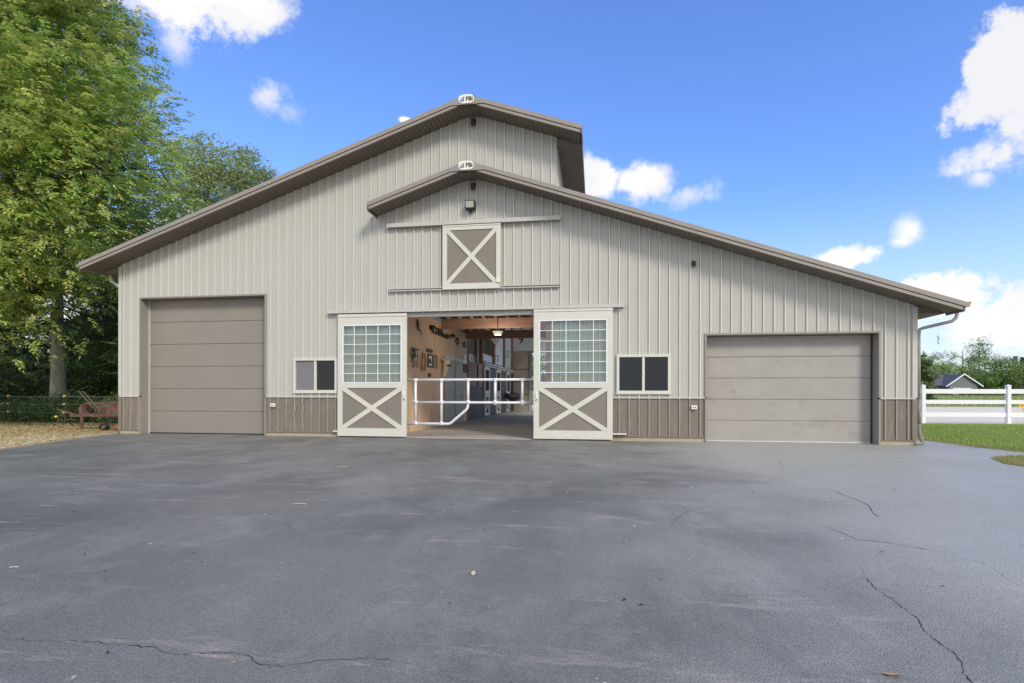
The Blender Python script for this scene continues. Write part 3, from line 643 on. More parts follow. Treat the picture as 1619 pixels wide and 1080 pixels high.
# ---- door tracks
def track(x0, x1, z, h=.07, dp=.13):
    b = MB(); b.prism([(-.03, z - h), (-.03, z + .02), (-dp, z + .008), (-dp, z - h), (-dp + .012, z - h), (-dp + .012, z - .005), (-.045, z - .0), (-.045, z - h)], x0, x1, axis='X'); return b.build('door_track', M['trimlight'], barn)
track(5.76, 13.15, 3.20); track(7.33, 11.66, 5.33, .09)
for a, b in ((7.38, 8.76), (10.22, 11.63)):
    t = MB(); t.box(a, b, -.085, -.02, 3.70, 3.73); t.box(a, b, -.050, -.02, 3.68, 3.699, 1); t.box(a, b, -.085, -.02, 3.65, 3.679); t.build('bottom_guide_rail', [M['siding'], M['darkmetal']], barn)
t = MB(); t.box(5.90, 6.028, -.11, -.02, .13, .165); t.build('door_guide', M['cream'], barn)
t = MB(); t.box(12.882, 13.2, -.11, -.02, .15, .185); t.build('door_guide', M['cream'], barn)
# ---- big sliding doors
def xbrace(b, x0, x1, z0, z1, y, w=.095, th=.022, mi=0):
    for k, (p, q) in enumerate((((x0, z0), (x1, z1)), ((x0, z1), (x1, z0)))):
        dx, dz = q[0] - p[0], q[1] - p[1]; l = math.hypot(dx, dz); ux, uz = dx / l, dz / l; nx_, nz_ = -uz * w / 2, ux * w / 2
        # clip the ends to the opening
        pts = [(p[0] + nx_, p[1] + nz_), (p[0] - nx_, p[1] - nz_), (q[0] - nx_, q[1] - nz_), (q[0] + nx_, q[1] + nz_)]
        cx = lambda v: (min(max(v[0], x0), x1), min(max(v[1], z0), z1))
        sx = abs(w / 2 / uz) if uz else 0; sz_ = abs(w / 2 / ux)
        s1 = 1 if dz > 0 else -1
        poly = [(x0, p[1] + s1 * sz_), (x0, p[1]), (x0 + sx, p[1]), (x1, q[1] - s1 * sz_), (x1, q[1]), (x1 - sx, q[1])]
        b.prism(poly, y - th - k * .003, y, mi)
def slide_door(x0, x1, z0, z1, latch_side, label):
    y0, y1 = -.115, -.07; zm0, zm1 = 1.245, 1.345; fr = .13
    d = MB(); d.box(x0, x0 + fr, y0, y1, z0, z1); d.box(x1 - fr, x1, y0, y1, z0, z1); d.box(x0 + fr, x1 - fr, y0 + .001, y1, z0, z0 + .20); d.box(x0 + fr, x1 - fr, y0 + .001, y1, zm0, zm1 + .02)
    d.box(x0 + fr, x1 - fr, y0 + .001, y1, z1 - .27, z1); d.box(x0 - .004, x1 + .004, y0 - .012, y1, z1 - .07, z1 - .045)
    for i in range(26):
        zz = z0 + .06 + i * (z1 - z0 - .12) / 25
        for xx in (x0 + .03, x1 - .03): d.box(xx - .005, xx + .005, y0 - .003, y0, zz - .005, zz + .005)
    o = d.build('sliding_door', M['cream'], barn); o['label'] = label
    p = MB(); p.box(x0 + fr - .01, x1 - fr + .01, y0 + .02, y1 - .01, z0 + .19, zm0 + .01); p.build('lower_panel', M['panel'], o)
    br = MB(); xbrace(br, x0 + fr + .002, x1 - fr - .002, z0 + .202, zm0 - .002, y0 + .022, .11, .02); br.build('cross_brace', M['cream'], o)
    gx0, gx1, gz0, gz1 = x0 + fr, x1 - fr, zm1 + .02, z1 - .27
    m_ = MB(); sw = .024
    m_.box(gx0, gx0 + sw, y0 - .004, y0 + .035, gz0, gz1); m_.box(gx1 - sw, gx1, y0 - .004, y0 + .035, gz0, gz1); m_.box(gx0 + sw, gx1 - sw, y0 - .004, y0 + .035, gz1 - sw, gz1); m_.box(gx0 + sw, gx1 - sw, y0 - .004, y0 + .035, gz0, gz0 + sw)
    for i in range(1, 5): cx = gx0 + (gx1 - gx0) * i / 5; m_.box(cx - .0075, cx + .0075, y0 + .005, y0 + .022, gz0 + sw, gz1 - sw)
    for i in range(1, 6): cz = gz0 + (gz1 - gz0) * i / 6; m_.box(gx0 + sw, gx1 - sw, y0 + .0065, y0 + .0205, cz - .0075, cz + .0075)
    m_.build('window_grille', M['white'], o)
    g_ = MB(); g_.add([(gx0 + .01, y0 + .028, gz0 + .01), (gx1 - .01, y0 + .028, gz0 + .01), (gx1 - .01, y0 + .028, gz1 - .01), (gx0 + .01, y0 + .028, gz1 - .01)], [(0, 1, 2, 3)]); g_.build('window_glass', M['glass_green'], o)
    hx = x1 - .065 if latch_side > 0 else x0 + .065
    h = MB(); h.box(hx - .02, hx + .02, y0 - .004, y0, .98, 1.16); h.tube([(hx, y0 - .004, 1.13), (hx, y0 - .035, 1.12), (hx, y0 - .035, 1.03), (hx, y0 - .004, 1.02)], .007, 6); h.tube([(hx + .0, y0, .96), (hx, y0 - .02, .96)], .016, 8, 1); h.build('door_latch', [M['white'], M['black']], o)
    return o
slide_door(6.03, 7.85, .035, 3.10, 1, 'left sliding door with green glass grid over a cross braced panel')
dr = slide_door(11.02, 12.88, .035, 3.13, -1, 'right sliding door with green glass grid over a cross braced panel')
q = MB(); q.box(11.78, 11.93, -.119, -.1155, .09, .135); q.build('small_sticker', M['liner'], dr)
# ---- loft door
ld = MB(); x0, x1, z0, z1, y0, y1 = 8.77, 10.215, 3.655, 5.22, -.125, -.085
ld.box(x0, x0 + .11, y0, y1, z0, z1); ld.box(x1 - .11, x1, y0, y1, z0, z1); ld.box(x0 + .11, x1 - .11, y0 + .001, y1, z0, z0 + .14); ld.box(x0 + .11, x1 - .11, y0 + .001, y1, z1 - .12, z1); ld.box(x0 - .004, x1 + .004, y0 - .01, y1, z1 - .035, z1 - .015)
lo_ = ld.build('loft_door', M['cream'], barn); lo_['label'] = 'square sliding loft door with white cross brace'
p = MB(); p.box(x0 + .1, x1 - .1, y0 + .02, y1 - .005, z0 + .13, z1 - .11); p.build('door_panel', M['panel'], lo_)
br = MB(); xbrace(br, x0 + .112, x1 - .112, z0 + .142, z1 - .122, y0 + .022, .10, .02); br.build('cross_brace', M['cream'], lo_)
h = MB(); h.box(x1 - .10, x1 - .0, y0 - .03, y0, z0 + .14, z0 + .24, 0); h.tube([(x1 - .02, y0 - .02, z0 + .14), (x1 + .01, y0 - .03, z0 + .09), (x1, y0 - .02, z0 + .05)], .008, 6, 1); h.build('door_latch', [M['bone'], M['cream']], lo_)
# opening frame of the aisle door
t = MB(); t.box(7.66, 7.76, -.02, .14, 0, 3.1); t.box(11.30, 11.42, -.02, .14, 0, 3.1, 1); t.box(7.76, 11.30, -.018, .14, 3.02, 3.1); t.build('aisle_door_frame', [M['trimlight'], M['post']], barn)

# ---- wall fittings (things of their own)
def badge(z, label):
    o = thing('builder_badge', (RX - .02, -.64, z), label, 'sign', 'oval badges at the roof peaks')
    b = MB(); pl = []
    for i in range(40):
        a = 2 * math.pi * i / 40; c, s = math.cos(a), math.sin(a)
        pl.append((RX - .02 + .185 * math.copysign(abs(c) ** .55, c), z + .105 * math.copysign(abs(s) ** .75, s)))
    b.prism(pl, -.642, -.628); b.build('plate', M['sign'], o)
    w_ = MB(); P = Matrix.Translation((RX + .055, -.645, z - .005)) @ Matrix.Rotation(R(90), 4, 'X')
    text_into(w_, 'FBi', P, .135, 0, .004, .001)
    for i in range(3): xx = RX - .155 + i * .036; w_.box(xx - .012, xx + .012, -.647, -.6425, z - .06, z - .02 + i * .035, 1)
    w_.build('lettering', [M['black'], M['blue']], o); return o
badge(T_UP - .115, 'oval cream badge with blue bars at the peak of the high upper roof')
badge(T_LO - .115, 'oval cream badge with blue bars at the lower roof peak over the loft door')
o = thing('wall_lamp', (9.46, -.02, 5.62), 'square floodlight with a cloudy lens on the gable above the loft door', 'lamp')
b = MB(); b.prism([(-.022, 5.60), (-.022, 5.78), (-.19, 5.79), (-.20, 5.775), (-.19, 5.61), (-.10, 5.575)], 9.35, 9.58, axis='X'); b.build('lamp_housing', M['darkmetal'], o, bevel=.006)
b = MB(); b.prism([(-.188, 5.612), (-.205, 5.765), (-.212, 5.76), (-.197, 5.612)], 9.37, 9.56, axis='X'); b.build('lamp_lens', M['lampglass'], o)
b = MB(); b.tube([(9.46, -.05, 5.58), (9.46, -.05, 5.52)], .02, 8); b.build('photocell', M['black'], o)
def outlet(x, z, label):
    o = thing('outlet_box', (x, -.03, z), label, 'outlet', 'white outlet boxes on the wainscot')
    b = MB(); b.box(x - .062, x + .062, -.075, -.02, z - .045, z + .045); b.build('cover', M['white'], o, bevel=.008)
    b = MB(); b.box(x - .035, x - .008, -.078, -.0755, z - .02, z + .02); b.box(x + .008, x + .035, -.078, -.0755, z - .02, z + .02); b.build('socket', M['curtain'], o)
outlet(4.21, .80, 'white outlet box on the wainscot right of the tall left garage door'); outlet(14.72, .80, 'white outlet box on the wainscot left of the wide right garage door')
o = thing('motion_sensor', (14.71, -.03, 4.09), 'small grey sensor on the siding under the right roof slope', 'sensor')
b = MB(); b.box(14.67, 14.75, -.06, -.02, 4.05, 4.16); b.tube([(14.71, -.05, 4.08), (14.71, -.10, 4.05)], .025, 8); b.build('sensor_body', M['darkmetal'], o)
o = thing('roof_peak_vent', (9.5, -.05, 7.8), 'dark knob tucked under the high peak of the upper roof', 'vent', 'dark knobs under the roof peaks')
b = MB(); b.tube([(9.52, -.06, 7.80), (9.52, -.06, 7.70)], .06, 10); b.tube([(9.52, -.06, 7.70), (9.52, -.12, 7.66)], .05, 10); b.build('vent_body', M['darkmetal'], o)
o2 = copy_tree(o); o2.location = (9.5, -.05, 6.24); o2['label'] = 'dark knob tucked under the lower roof peak above the wall lamp'
# hanging spiral under the right eave
o = thing('hanging_spinner', (19.63, -.3, 2.18), 'thin dark twisted spinner hanging below the right roof corner', 'ornament')
b = MB(); b.tube([(19.63, -.3, 2.86), (19.63, -.3, 2.2)], .0012, 4); b.build('hanging_wire', M['wire'], o)
b = MB()
for i in range(24):
    a = i * .55; r = .012 + .012 * (1 if i < 12 else .4); z = 2.36 - i * .008
    b.add([(19.63 + math.cos(a) * r, -.3 + math.sin(a) * r, z), (19.63 + math.cos(a + .5) * r, -.3 + math.sin(a + .5) * r, z - .006), (19.63 - math.cos(a + .5) * r * .3, -.3 - math.sin(a + .5) * r * .3, z - .012), (19.63 - math.cos(a) * r * .3, -.3 - math.sin(a) * r * .3, z - .004)], [(0, 1, 2, 3)])
b.build('spiral', M['black'], o)

# ---- interior of the aisle
fl = MB(); fl.box(7.0, 12.3, -.03, BACK + .02, -.02, .018); fm = fl; rs_ = random.Random(11)
for i in range(90):
    x, y_ = 8.72 + rs_.random() * 1.0, 2.75 + rs_.random() * .3; a = rs_.random() * 3; l = .02 + rs_.random() * .05
    fm.add([(x, y_, .0195), (x + l * math.cos(a), y_ + l * math.sin(a), .0195), (x + l * math.cos(a) + .015, y_ + l * math.sin(a) + .02, .0195), (x + .01, y_ + .02, .0195)], [(0, 1, 2, 3)], 1)
fm.build('aisle_floor', [M['concrete'], M['stalldark']], barn)
XW = 7.26
ww = MB(); yy = .05
while yy < 8.75:
    b = min(yy + .20, 8.75); ww.prism([(XW - .02, yy), (XW - .02, b), (XW, b - .004), (XW, yy + .004)], 0, 3.56, axis='Z'); yy += .20
ww.build('wood_wall', M['pine'], barn)
t = MB(); t.box(XW, XW + .015, .05, 8.7, 2.80, 2.825); t.build('wall_conduit', M['lathe'], barn)
t = MB(); t.box(XW, XW + .012, .05, 8.7, 3.50, 3.54); t.build('ceiling_moulding', M['lathe'], barn)
def closet(y0, y1, lab):
    b = MB(); b.box(XW, XW + .03, y0, y1, .02, 2.36); o = b.build('closet_door', M['greydoor'], barn); o['label'] = lab
    h = MB(); h.box(XW, XW + .05, y0 - .05, y1 + .03, 2.36, 2.44); h.box(XW, XW + .04, y0 - .05, y0 - .002, .02, 2.36, 1); h.build('door_trim', [M['liner'], M['greydoor']], o)
    k = MB(); k.tube([(XW + .03, y1 - .12, 1.0), (XW + .09, y1 - .12, 1.0)], .025, 8); k.build('knob', M['wire'], o)
closet(5.33, 6.58, 'nearer grey closet door'); closet(6.80, 7.93, 'farther grey closet door')
# front and back posts and beams
t = MB(); t.box(7.16, 7.30, 8.76, 8.90, 0, 3.9); t.build('corner_post', M['darkbeam'], barn)
bm = MB(); bm.box(7.27, 12.2, 4.93, 5.0, 3.32, 3.66); bm.build('front_beam', M['beam'], barn)
bm = MB(); bm.box(7.0, 12.2, 8.55, 8.63, 3.36, 3.68); bm.build('rear_beam', M['darkbeam'], barn)
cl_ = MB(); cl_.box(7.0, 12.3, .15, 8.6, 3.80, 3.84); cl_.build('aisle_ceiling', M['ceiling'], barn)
x = 7.55
while x < 12.2:
    t = MB(); t.box(x - .018, x + .018, .15, 8.5, 3.67, 3.80); jo = t.build('ceiling_joist', M['beam'], barn)
    t = MB(); t.box(x - .012, x + .012, .15, 4.9, 3.655, 3.669); t.build('joist_edge_highlight', M['lathe'], jo); x += .406  # pale strip paints the light on the joist's lower edge
t = MB(); t.box(12.2, 12.24, .2, 3.98, 0, 3.8); t.build('right_aisle_wall', M['pine'], barn)
t = MB(); t.box(12.2, 19.3, 4.0, 4.05, 0, 3.0); t.build('light_block_wall', M['stalldark'], barn)  # partition added to block light from the rear openings behind the windows
t = MB(); t.box(12.25, 19.3, .3, 4.0, 3.0, 3.03); t.box(18.0, 19.3, .3, 4.0, 2.85, 2.999); t.build('light_block_ceiling', M['stalldark'], barn)  # lid added over the same space to keep light out
# stalls down the left side of the aisle
XS = 7.15
st = MB(); st.box(XS - .05, XS, 9.0, 12.4, .02, 2.52); st.build('stall_partition', M['stallwood'], barn)
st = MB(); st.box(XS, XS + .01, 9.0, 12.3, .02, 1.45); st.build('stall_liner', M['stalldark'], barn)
t = MB()
for (a, b) in ((11.1, 11.35), (12.25, 12.45), (15.35, 15.6), (18.6, 18.9), (21.7, 21.9)): t = MB(); t.box(XS - .16, XS + .0, a, b, .02, 6.0); t.build('stall_post', M['post'], barn)
t = MB(); t.box(4.6, 4.65, 8.9, BACK, 2.62, 6.4); t.build('inner_liner_wall', M['liner'], barn)
for q in ((9.0, 11.09, 2.53, 2.86), (12.46, 15.3, 2.75, 3.1), (15.65, 18.59, 2.75, 5.6), (18.95, 21.69, 2.75, 5.6)): t = MB(); t.box(XS - .13, XS - .11, *q); t.build('number_panel', M['liner'], barn)
def wall_text(s, y, z, size):
    lt = MB(); text_into(lt, s, Matrix.Translation((XS - .105, y, z)) @ Matrix.Rotation(R(90), 4, 'Z') @ Matrix.Rotation(R(90), 4, 'X') @ Matrix.Scale(2.4, 4, (1, 0, 0)), size, 0, .006, .002); lt.build('stencilled_number', M['black'], barn)
wall_text('13', 10.6, 2.70, .3); wall_text('17', 16.5, 4.15, .6); wall_text('17', 16.5, 3.05, .55); wall_text('13', 19.8, 3.55, .65)
lt = MB(); text_into(lt, '9', Matrix.Translation((7.68, 21.84, 4.62)) @ Matrix.Rotation(R(90), 4, 'X'), .62, 0, .01, .004)
lt.build('stencilled_number', M['black'], barn)
br = MB(); br.bar((7.6, 10.2, 4.25), (7.6, 13.4, 3.55), .04, .28, (0, 0, 1)); br.build('diagonal_brace', mat('new_lumber', (.62, .38, .14), .6, 0, .15, 4, (1, 4, 1)), barn)
for k, y0 in enumerate((12.5, 15.65, 19.0)):
    s = MB(); s.box(XS, XS + .03, y0 + 1.4, y0 + 3.0, .02, 2.45); fo = s.build('stall_front', M['stalldark'], barn)
    s = MB(); s.box(XS, XS + .06, y0 - .03, y0 + 3.03, 2.58, 2.66); s.box(XS, XS + .08, y0, y0 + 3.0, 2.47, 2.53); s.build('stall_header', M['stallwhite'], fo)
    d = MB(); a, b = y0 + .08, y0 + 1.36; x_ = XS + .03
    def fr(z0, z1):
        d.box(XS, x_ + .03, a, a + .16, z0, z1); d.box(XS, x_ + .03, b - .16, b, z0, z1); d.box(XS, x_ + .029, a + .16, b - .16, z0, z0 + .14); d.box(XS, x_ + .029, a + .16, b - .16, z1 - .14, z1)
    fr(.06, 1.12); fr(1.14, 2.44)
    d.bar((x_ + .012, a + .1, .16), (x_ + .012, b - .1, 1.02), .12, .03, (1, 0, 0)); d.bar((x_ + .015, a + .1, 1.02), (x_ + .015, b - .1, .16), .12, .03, (1, 0, 0))
    d.build('stall_door', M['stallwhite'], fo)
    d = MB(); d.box(XS - .0, XS + .02, a + .15, b - .15, 1.27, 2.31)
    for i in range(1, 8): yb2 = a + .15 + i * (b - a - .3) / 8; d.tube([(x_ + .01, yb2, 1.27), (x_ + .01, yb2, 2.31)], .01, 6)
    d.build('door_grille', M['darkmetal'], fo)
# end of the aisle
t = MB(); t.box(7.0, 8.15, 21.9, 21.96, .02, 3.92); t.build('end_panel', M['tan'], barn)
t = MB()
for zz in (1.1, 1.9, 2.7): t.box(7.0, 8.16, 21.885, 21.9, zz, zz + .04)
t.box(8.13, 8.152, 21.88, 21.97, .02, 3.92); t.build('end_panel_trim', M['stalldark'], barn)
t = MB(); t.box(7.0, 12.3, 21.86, 21.95, 3.93, 5.9); t.build('end_liner', M['liner'], barn)
# pendant lamp
o = thing('ceiling_lamp', (9.33, 4.3, 3.02), 'square aisle lamp with pale lens hanging under the timber beam', 'lamp')
b = MB(); b.box(9.18, 9.50, 4.16, 4.46, 3.14, 3.19); b.tube([(9.34, 4.3, 3.19), (9.34, 4.3, 3.66)], .015, 6); b.build('lamp_housing', M['darkmetal'], o)
b = MB(); b.add([(9.19, 4.17, 3.14), (9.49, 4.17, 3.14), (9.49, 4.45, 3.14), (9.19, 4.45, 3.14), (9.24, 4.22, 3.02), (9.44, 4.22, 3.02), (9.44, 4.40, 3.02), (9.24, 4.40, 3.02)], [(0, 1, 5, 4), (1, 2, 6, 5), (2, 3, 7, 6), (3, 0, 4, 7), (4, 5, 6, 7)])
lm = mat('lamp_diffuser', (.62, .60, .45), .4); lm.node_tree.nodes['Principled BSDF'].inputs['Emission Color'].default_value = (1, .9, .65, 1); lm.node_tree.nodes['Principled BSDF'].inputs['Emission Strength'].default_value = .04
b.build('lamp_shade', lm, o)
ll_ = bpy.data.lights.new('aisle_bulb', 'POINT'); ll_.energy = 35; ll_.color = (1, .92, .80); ll_.shadow_soft_size = .15
lo2 = bpy.data.objects.new('aisle_bulb', ll_); COL.objects.link(lo2); lo2.parent = o; lo2.location = (.01, 0, -.22)
# wall decorations on the pine wall
rs_ = random.Random(5)
o = thing('driftwood_branch', (XW + .02, 2.6, 2.9), 'dark crooked branch hung high on the pine wall nearest the door', 'wall decoration')
b = MB(); b.tube([(XW + .03, 2.33, 3.30), (XW + .04, 2.38, 3.15), (XW + .05, 2.36, 3.05), (XW + .04, 2.5, 2.98), (XW + .04, 2.62, 3.02), (XW + .03, 2.74, 2.88)], [.02, .035, .03, .02, .015, .01], 7); b.tube([(XW + .04, 2.4, 3.1), (XW + .04, 2.55, 3.2)], .01, 5); b.build('branch', M['leather'], o, smooth=True)
o = thing('old_harness_yoke', (XW + .02, 5, 3.1), 'long dark carved wooden yoke hung high along the pine wall', 'wall decoration')
b = MB(); pts = []; rr = []
for i in range(28):
    t_ = i / 27; pts.append((XW + .05, 3.6 + 2.8 * t_, 3.20 - .02 * math.sin(t_ * 3) + .06 * math.sin(t_ * 7))); rr.append(.06 + .03 * math.sin(t_ * 21) * (1 - t_ * .5))
b.tube(pts, rr, 8)
for i in range(6): yy = 3.8 + i * .32; b.tube([(XW + .05, yy, 3.15), (XW + .06, yy + .06, 3.05)], .035, 6)
b.build('yoke_beam', M['leather'], o, smooth=True)
for (y0, z0, nm, lab) in ((6.95, 3.12, 'iron_hook', 'first dark iron hook after the long wooden yoke'), (8.05, 3.1, 'iron_hook', 'second dark iron hook close to the corner post')):
    o = thing(nm, (XW + .02, y0, z0), lab, 'hook', 'iron hooks high on the pine wall')
    b = MB(); b.tube([(XW + .03, y0 - .2, z0 - .05), (XW + .05, y0, z0 + .1), (XW + .06, y0 + .18, z0 - .02), (XW + .05, y0 + .05, z0 - .14), (XW + .04, y0 - .12, z0 - .1)], .025, 6); b.build('hook_body', M['darkmetal'], o, smooth=True)
o = thing('bridle_bundle', (XW + .02, 2.2, 2.1), 'tangled black and grey leather bridles hanging on the pine wall', 'harness')
for k in range(13):
    b = MB(); y0 = 1.9 + rs_.random() * .35; z0 = 2.42 - rs_.random() * .08; pts = [(XW + .03, y0, z0)]
    ln = rs_.uniform(.3, .62); wv = rs_.uniform(.04, .14)
    for i in range(1, 13): pts.append((XW + .03 + .03 * rs_.random(), y0 + wv * math.sin(i * .7 + k) + .02 * k / 6, z0 - ln * i / 12))
    b.tube(pts, .011, 5); b.build('strap', M['leather'] if k % 3 else M['liner'], o, smooth=True)
b = MB(); b.box(XW + .01, XW + .05, 1.9, 2.45, 2.40, 2.43); b.build('rack', M['darkmetal'], o)
o = thing('rope_coil', (XW + .02, 2.9, 2.1), 'oval coil of tan lasso rope hanging beside the bridles', 'rope')
for k in range(4):
    b = MB(); pts = [(XW + .03 + .01 * k, 2.92 + .16 * math.cos(a * .3142) * (1 + .06 * k), 2.12 + .24 * math.sin(a * .3142) * (1 + .04 * k) - .02 * k) for a in range(21)]; b.tube(pts, .011, 6, caps=False); b.build('rope_loop', M['rope'], o, smooth=True)
o = thing('name_sign', (XW + .02, 3.6, 2.47), 'small dark wooden plaque above the framed picture', 'plaque')
b = MB(); b.box(XW, XW + .03, 3.28, 3.9, 2.42, 2.53); b.build('board', M['darkmetal'], o, bevel=.01)
def picture(y0, y1, z0, z1, lab, fm, im):
    o = thing('framed_picture', (XW + .02, (y0 + y1) / 2, z0), lab, 'picture', 'pictures on the pine wall'); f = .05
    b = MB(); b.box(XW, XW + .035, y0, y1, z0, z0 + f); b.box(XW, XW + .035, y0, y1, z1 - f, z1); b.box(XW, XW + .034, y0, y0 + f, z0 + f, z1 - f); b.box(XW, XW + .034, y1 - f, y1, z0 + f, z1 - f); b.build('frame', fm, o)
    b = MB(); b.box(XW, XW + .012, y0 + f, y1 - f, z0 + f, z1 - f); b.box(XW + .012, XW + .014, y0 + f + .08, y1 - f - .08, z0 + f + .06, z1 - f - .1, 1); b.build('print', im, o)
picture(3.4, 3.92, 1.95, 2.37, 'square framed picture left of the pair under the plaque', M['rust'], [M['liner'], M['black']])
picture(4.05, 4.42, 1.93, 2.40, 'narrow framed picture right of the pair under the plaque', M['rope'], [M['curtain'], M['greydoor']])
picture(3.46, 3.70, 1.64, 1.76, 'tiny brown framed picture low beneath the pair', M['rust'], [M['rust'], M['stalldark']])
picture(8.05, 8.5, 2.36, 2.68, 'white sheet pinned near the corner post', M['white'], [M['white'], M['liner']])
picture(8.05, 8.55, 1.98, 2.3, 'dark reddish framed picture near the corner post', M['rust'], [M['stallwood'], M['rust']])
# skull
o = thing('cow_skull', (XW + .05, 5.1, 1.7), 'bleached long cow skull hanging beside the nearer closet door', 'skull')
b = MB(); b.tube([(XW + .08, 4.92, 1.55 + .10), (XW + .11, 4.95, 1.78), (XW + .13, 5.0, 1.95), (XW + .14, 5.06, 2.10), (XW + .12, 5.1, 2.22), (XW + .08, 5.12, 2.29)], [.045, .065, .08, .13, .14, .07], 10); b.build('skull_bone', M['bone'], o, smooth=True)
b = MB(); b.tube([(XW + .1, 4.98, 2.22), (XW + .15, 4.80, 2.28), (XW + .16, 4.68, 2.2)], [.04, .03, .01], 7); b.tube([(XW + .1, 5.2, 2.22), (XW + .15, 5.42, 2.30), (XW + .16, 5.6, 2.38)], [.04, .03, .01], 7); b.build('horn', M['bone'], o, smooth=True)
b = MB(); b.tube([(XW + .2, 4.98, 2.08), (XW + .28, 4.97, 2.08)], .035, 8); b.tube([(XW + .2, 5.15, 2.08), (XW + .28, 5.16, 2.08)], .035, 8); b.build('eye_socket', M['stalldark'], o)
# saddle on the stall door rack
o = thing('saddle', (7.35, 19.0, 1.0), 'black saddle with a pale pad hanging on a rack by the stall doors', 'saddle')
b = MB(); b.tube([(7.2, 18.6, 1.05), (7.35, 18.75, 1.0), (7.6, 18.9, .98), (7.85, 19.0, .96), (8.0, 19.05, .9)], [.1, .2, .26, .24, .1], 10); b.build('seat', M['leather'], o, smooth=True)
b = MB(); b.tube([(7.2, 18.55, 1.35), (7.3, 18.6, 1.22), (7.42, 18.7, 1.14)], [.03, .06, .04], 8); b.build('pommel', M['white'], o, smooth=True)
b = MB(); b.box(7.4, 7.75, 18.7, 18.74, .55, 1.0); b.build('flap', M['leather'], o)
# entry outlet plate on the post
o = thing('switch_plate', (7.31, 8.95, .45), 'pale double switch plate low on the corner post', 'switch')
b = MB(); b.box(7.30, 7.32, 8.78, 8.88, .80, .95); b.box(7.30, 7.32, 8.78, 8.88, .62, .76); b.build('plate', M['white'], o)

# ---- white pipe gate across the aisle
o = thing('pipe_gate', (7.81, .25, 0), 'white pipe gate with a dropped left section across the barn aisle', 'gate')
yg = .25; b = MB(); b.tube([(7.5, yg, 1.455), (11.6, yg, 1.455)], .033, 12); b.build('top_rail', M['whitepipe'], o, smooth=True)
b = MB(); b.tube([(7.96, yg, .885), (11.6, yg, .885)], .033, 12); b.build('middle_rail', M['whitepipe'], o, smooth=True)
b = MB(); b.tube([(7.5, yg, .345), (8.82, yg, .345), (8.88, yg, .36), (9.28, yg, .70), (9.32, yg, .76), (9.33, yg, .88)], .033, 12); b.build('bottom_rail', M['whitepipe'], o, smooth=True)
b = MB(); b.tube([(7.5, yg, .2), (7.5, yg, 1.5)], .033, 12); b.build('hinge_post', M['whitepipe'], o, smooth=True)
for x in (7.96, 8.64, 9.33, 10.02, 10.70, 11.38):
    b = MB(); b.tube([(x, yg, 1.455), (x, yg, .345 if x < 9 else .885)], .033, 12)
    for z in ((1.455, .885, .345) if x < 9 else (1.455, .885)):
        b.tube([(x - .06, yg, z), (x + .06, yg, z)], .039, 12); b.tube([(x, yg, z - .06 if z > .4 else z), (x, yg, z + .06 if z < 1.4 else z)], .039, 12)
    b.build('upright', M['whitepipe'], o, smooth=True)

# ------------------------------------------------------------------ white vinyl fence
fa = math.atan2(.36, 3.1); F0 = Vector((24.73, 9.70, 0)); fd = Vector((math.cos(fa), math.sin(fa), 0)); fn = Vector((-fd.y, fd.x, 0))
o = thing('vinyl_fence', (24.73, 9.7, 0), 'white three rail vinyl fence between the lawn and the gravel drive', 'fence')
SP = 3.12; ks = list(range(-2, 6))
for k in ks:
    c = F0 + fd * SP * k; b = MB()
    def sq(h, z0, z1): 
        b.add([tuple(c + fd * sx * h + fn * sy * h + Vector((0, 0, z))) for z in (z0, z1) for sx, sy in ((-1, -1), (1, -1), (1, 1), (-1, 1))], [(0, 3, 2, 1), (4, 5, 6, 7), (0, 1, 5, 4), (1, 2, 6, 5), (2, 3, 7, 6), (3, 0, 4, 7)])
    sq(.064, 0, 1.45); sq(.075, 1.45, 1.468)
    b.add([tuple(c + fd * sx * .07 + fn * sy * .07 + Vector((0, 0, 1.468))) for sx, sy in ((-1, -1), (1, -1), (1, 1), (-1, 1))] + [tuple(c + Vector((0, 0, 1.51)))], [(0, 1, 4), (1, 2, 4), (2, 3, 4), (3, 0, 4)])
    po = b.build('fence_post', M['white'], o)
    b = MB(); p = c + fd * .02 - fn * .066; b.add([tuple(p + fd * a + Vector((0, 0, z))) for a, z in ((0, .28), (.02, .28), (.02, .30), (0, .30))], [(0, 1, 2, 3)]); b.build('screw', M['darkmetal'], po)
for k in ks[:-1]:
    for z0, z1 in ((1.16, 1.33), (.77, .92), (.28, .45)):
        b = MB(); p = F0 + fd * (SP * k + .06); q = F0 + fd * (SP * (k + 1) - .06); zc = (z0 + z1) / 2
        b.bar(p + Vector((0, 0, zc)), q + Vector((0, 0, zc)), .04, z1 - z0, (0, 0, 1)); b.build('fence_rail', M['white'], o)
b = MB(); p = F0 + fd * (-2 * SP); q = F0 + fd * (5 * SP); b.tube([p + Vector((0, 0, .62)) + fn * .1, q + Vector((0, 0, .62)) + fn * .1], .004, 4); b.build('guard_wire', M['wire'], o)

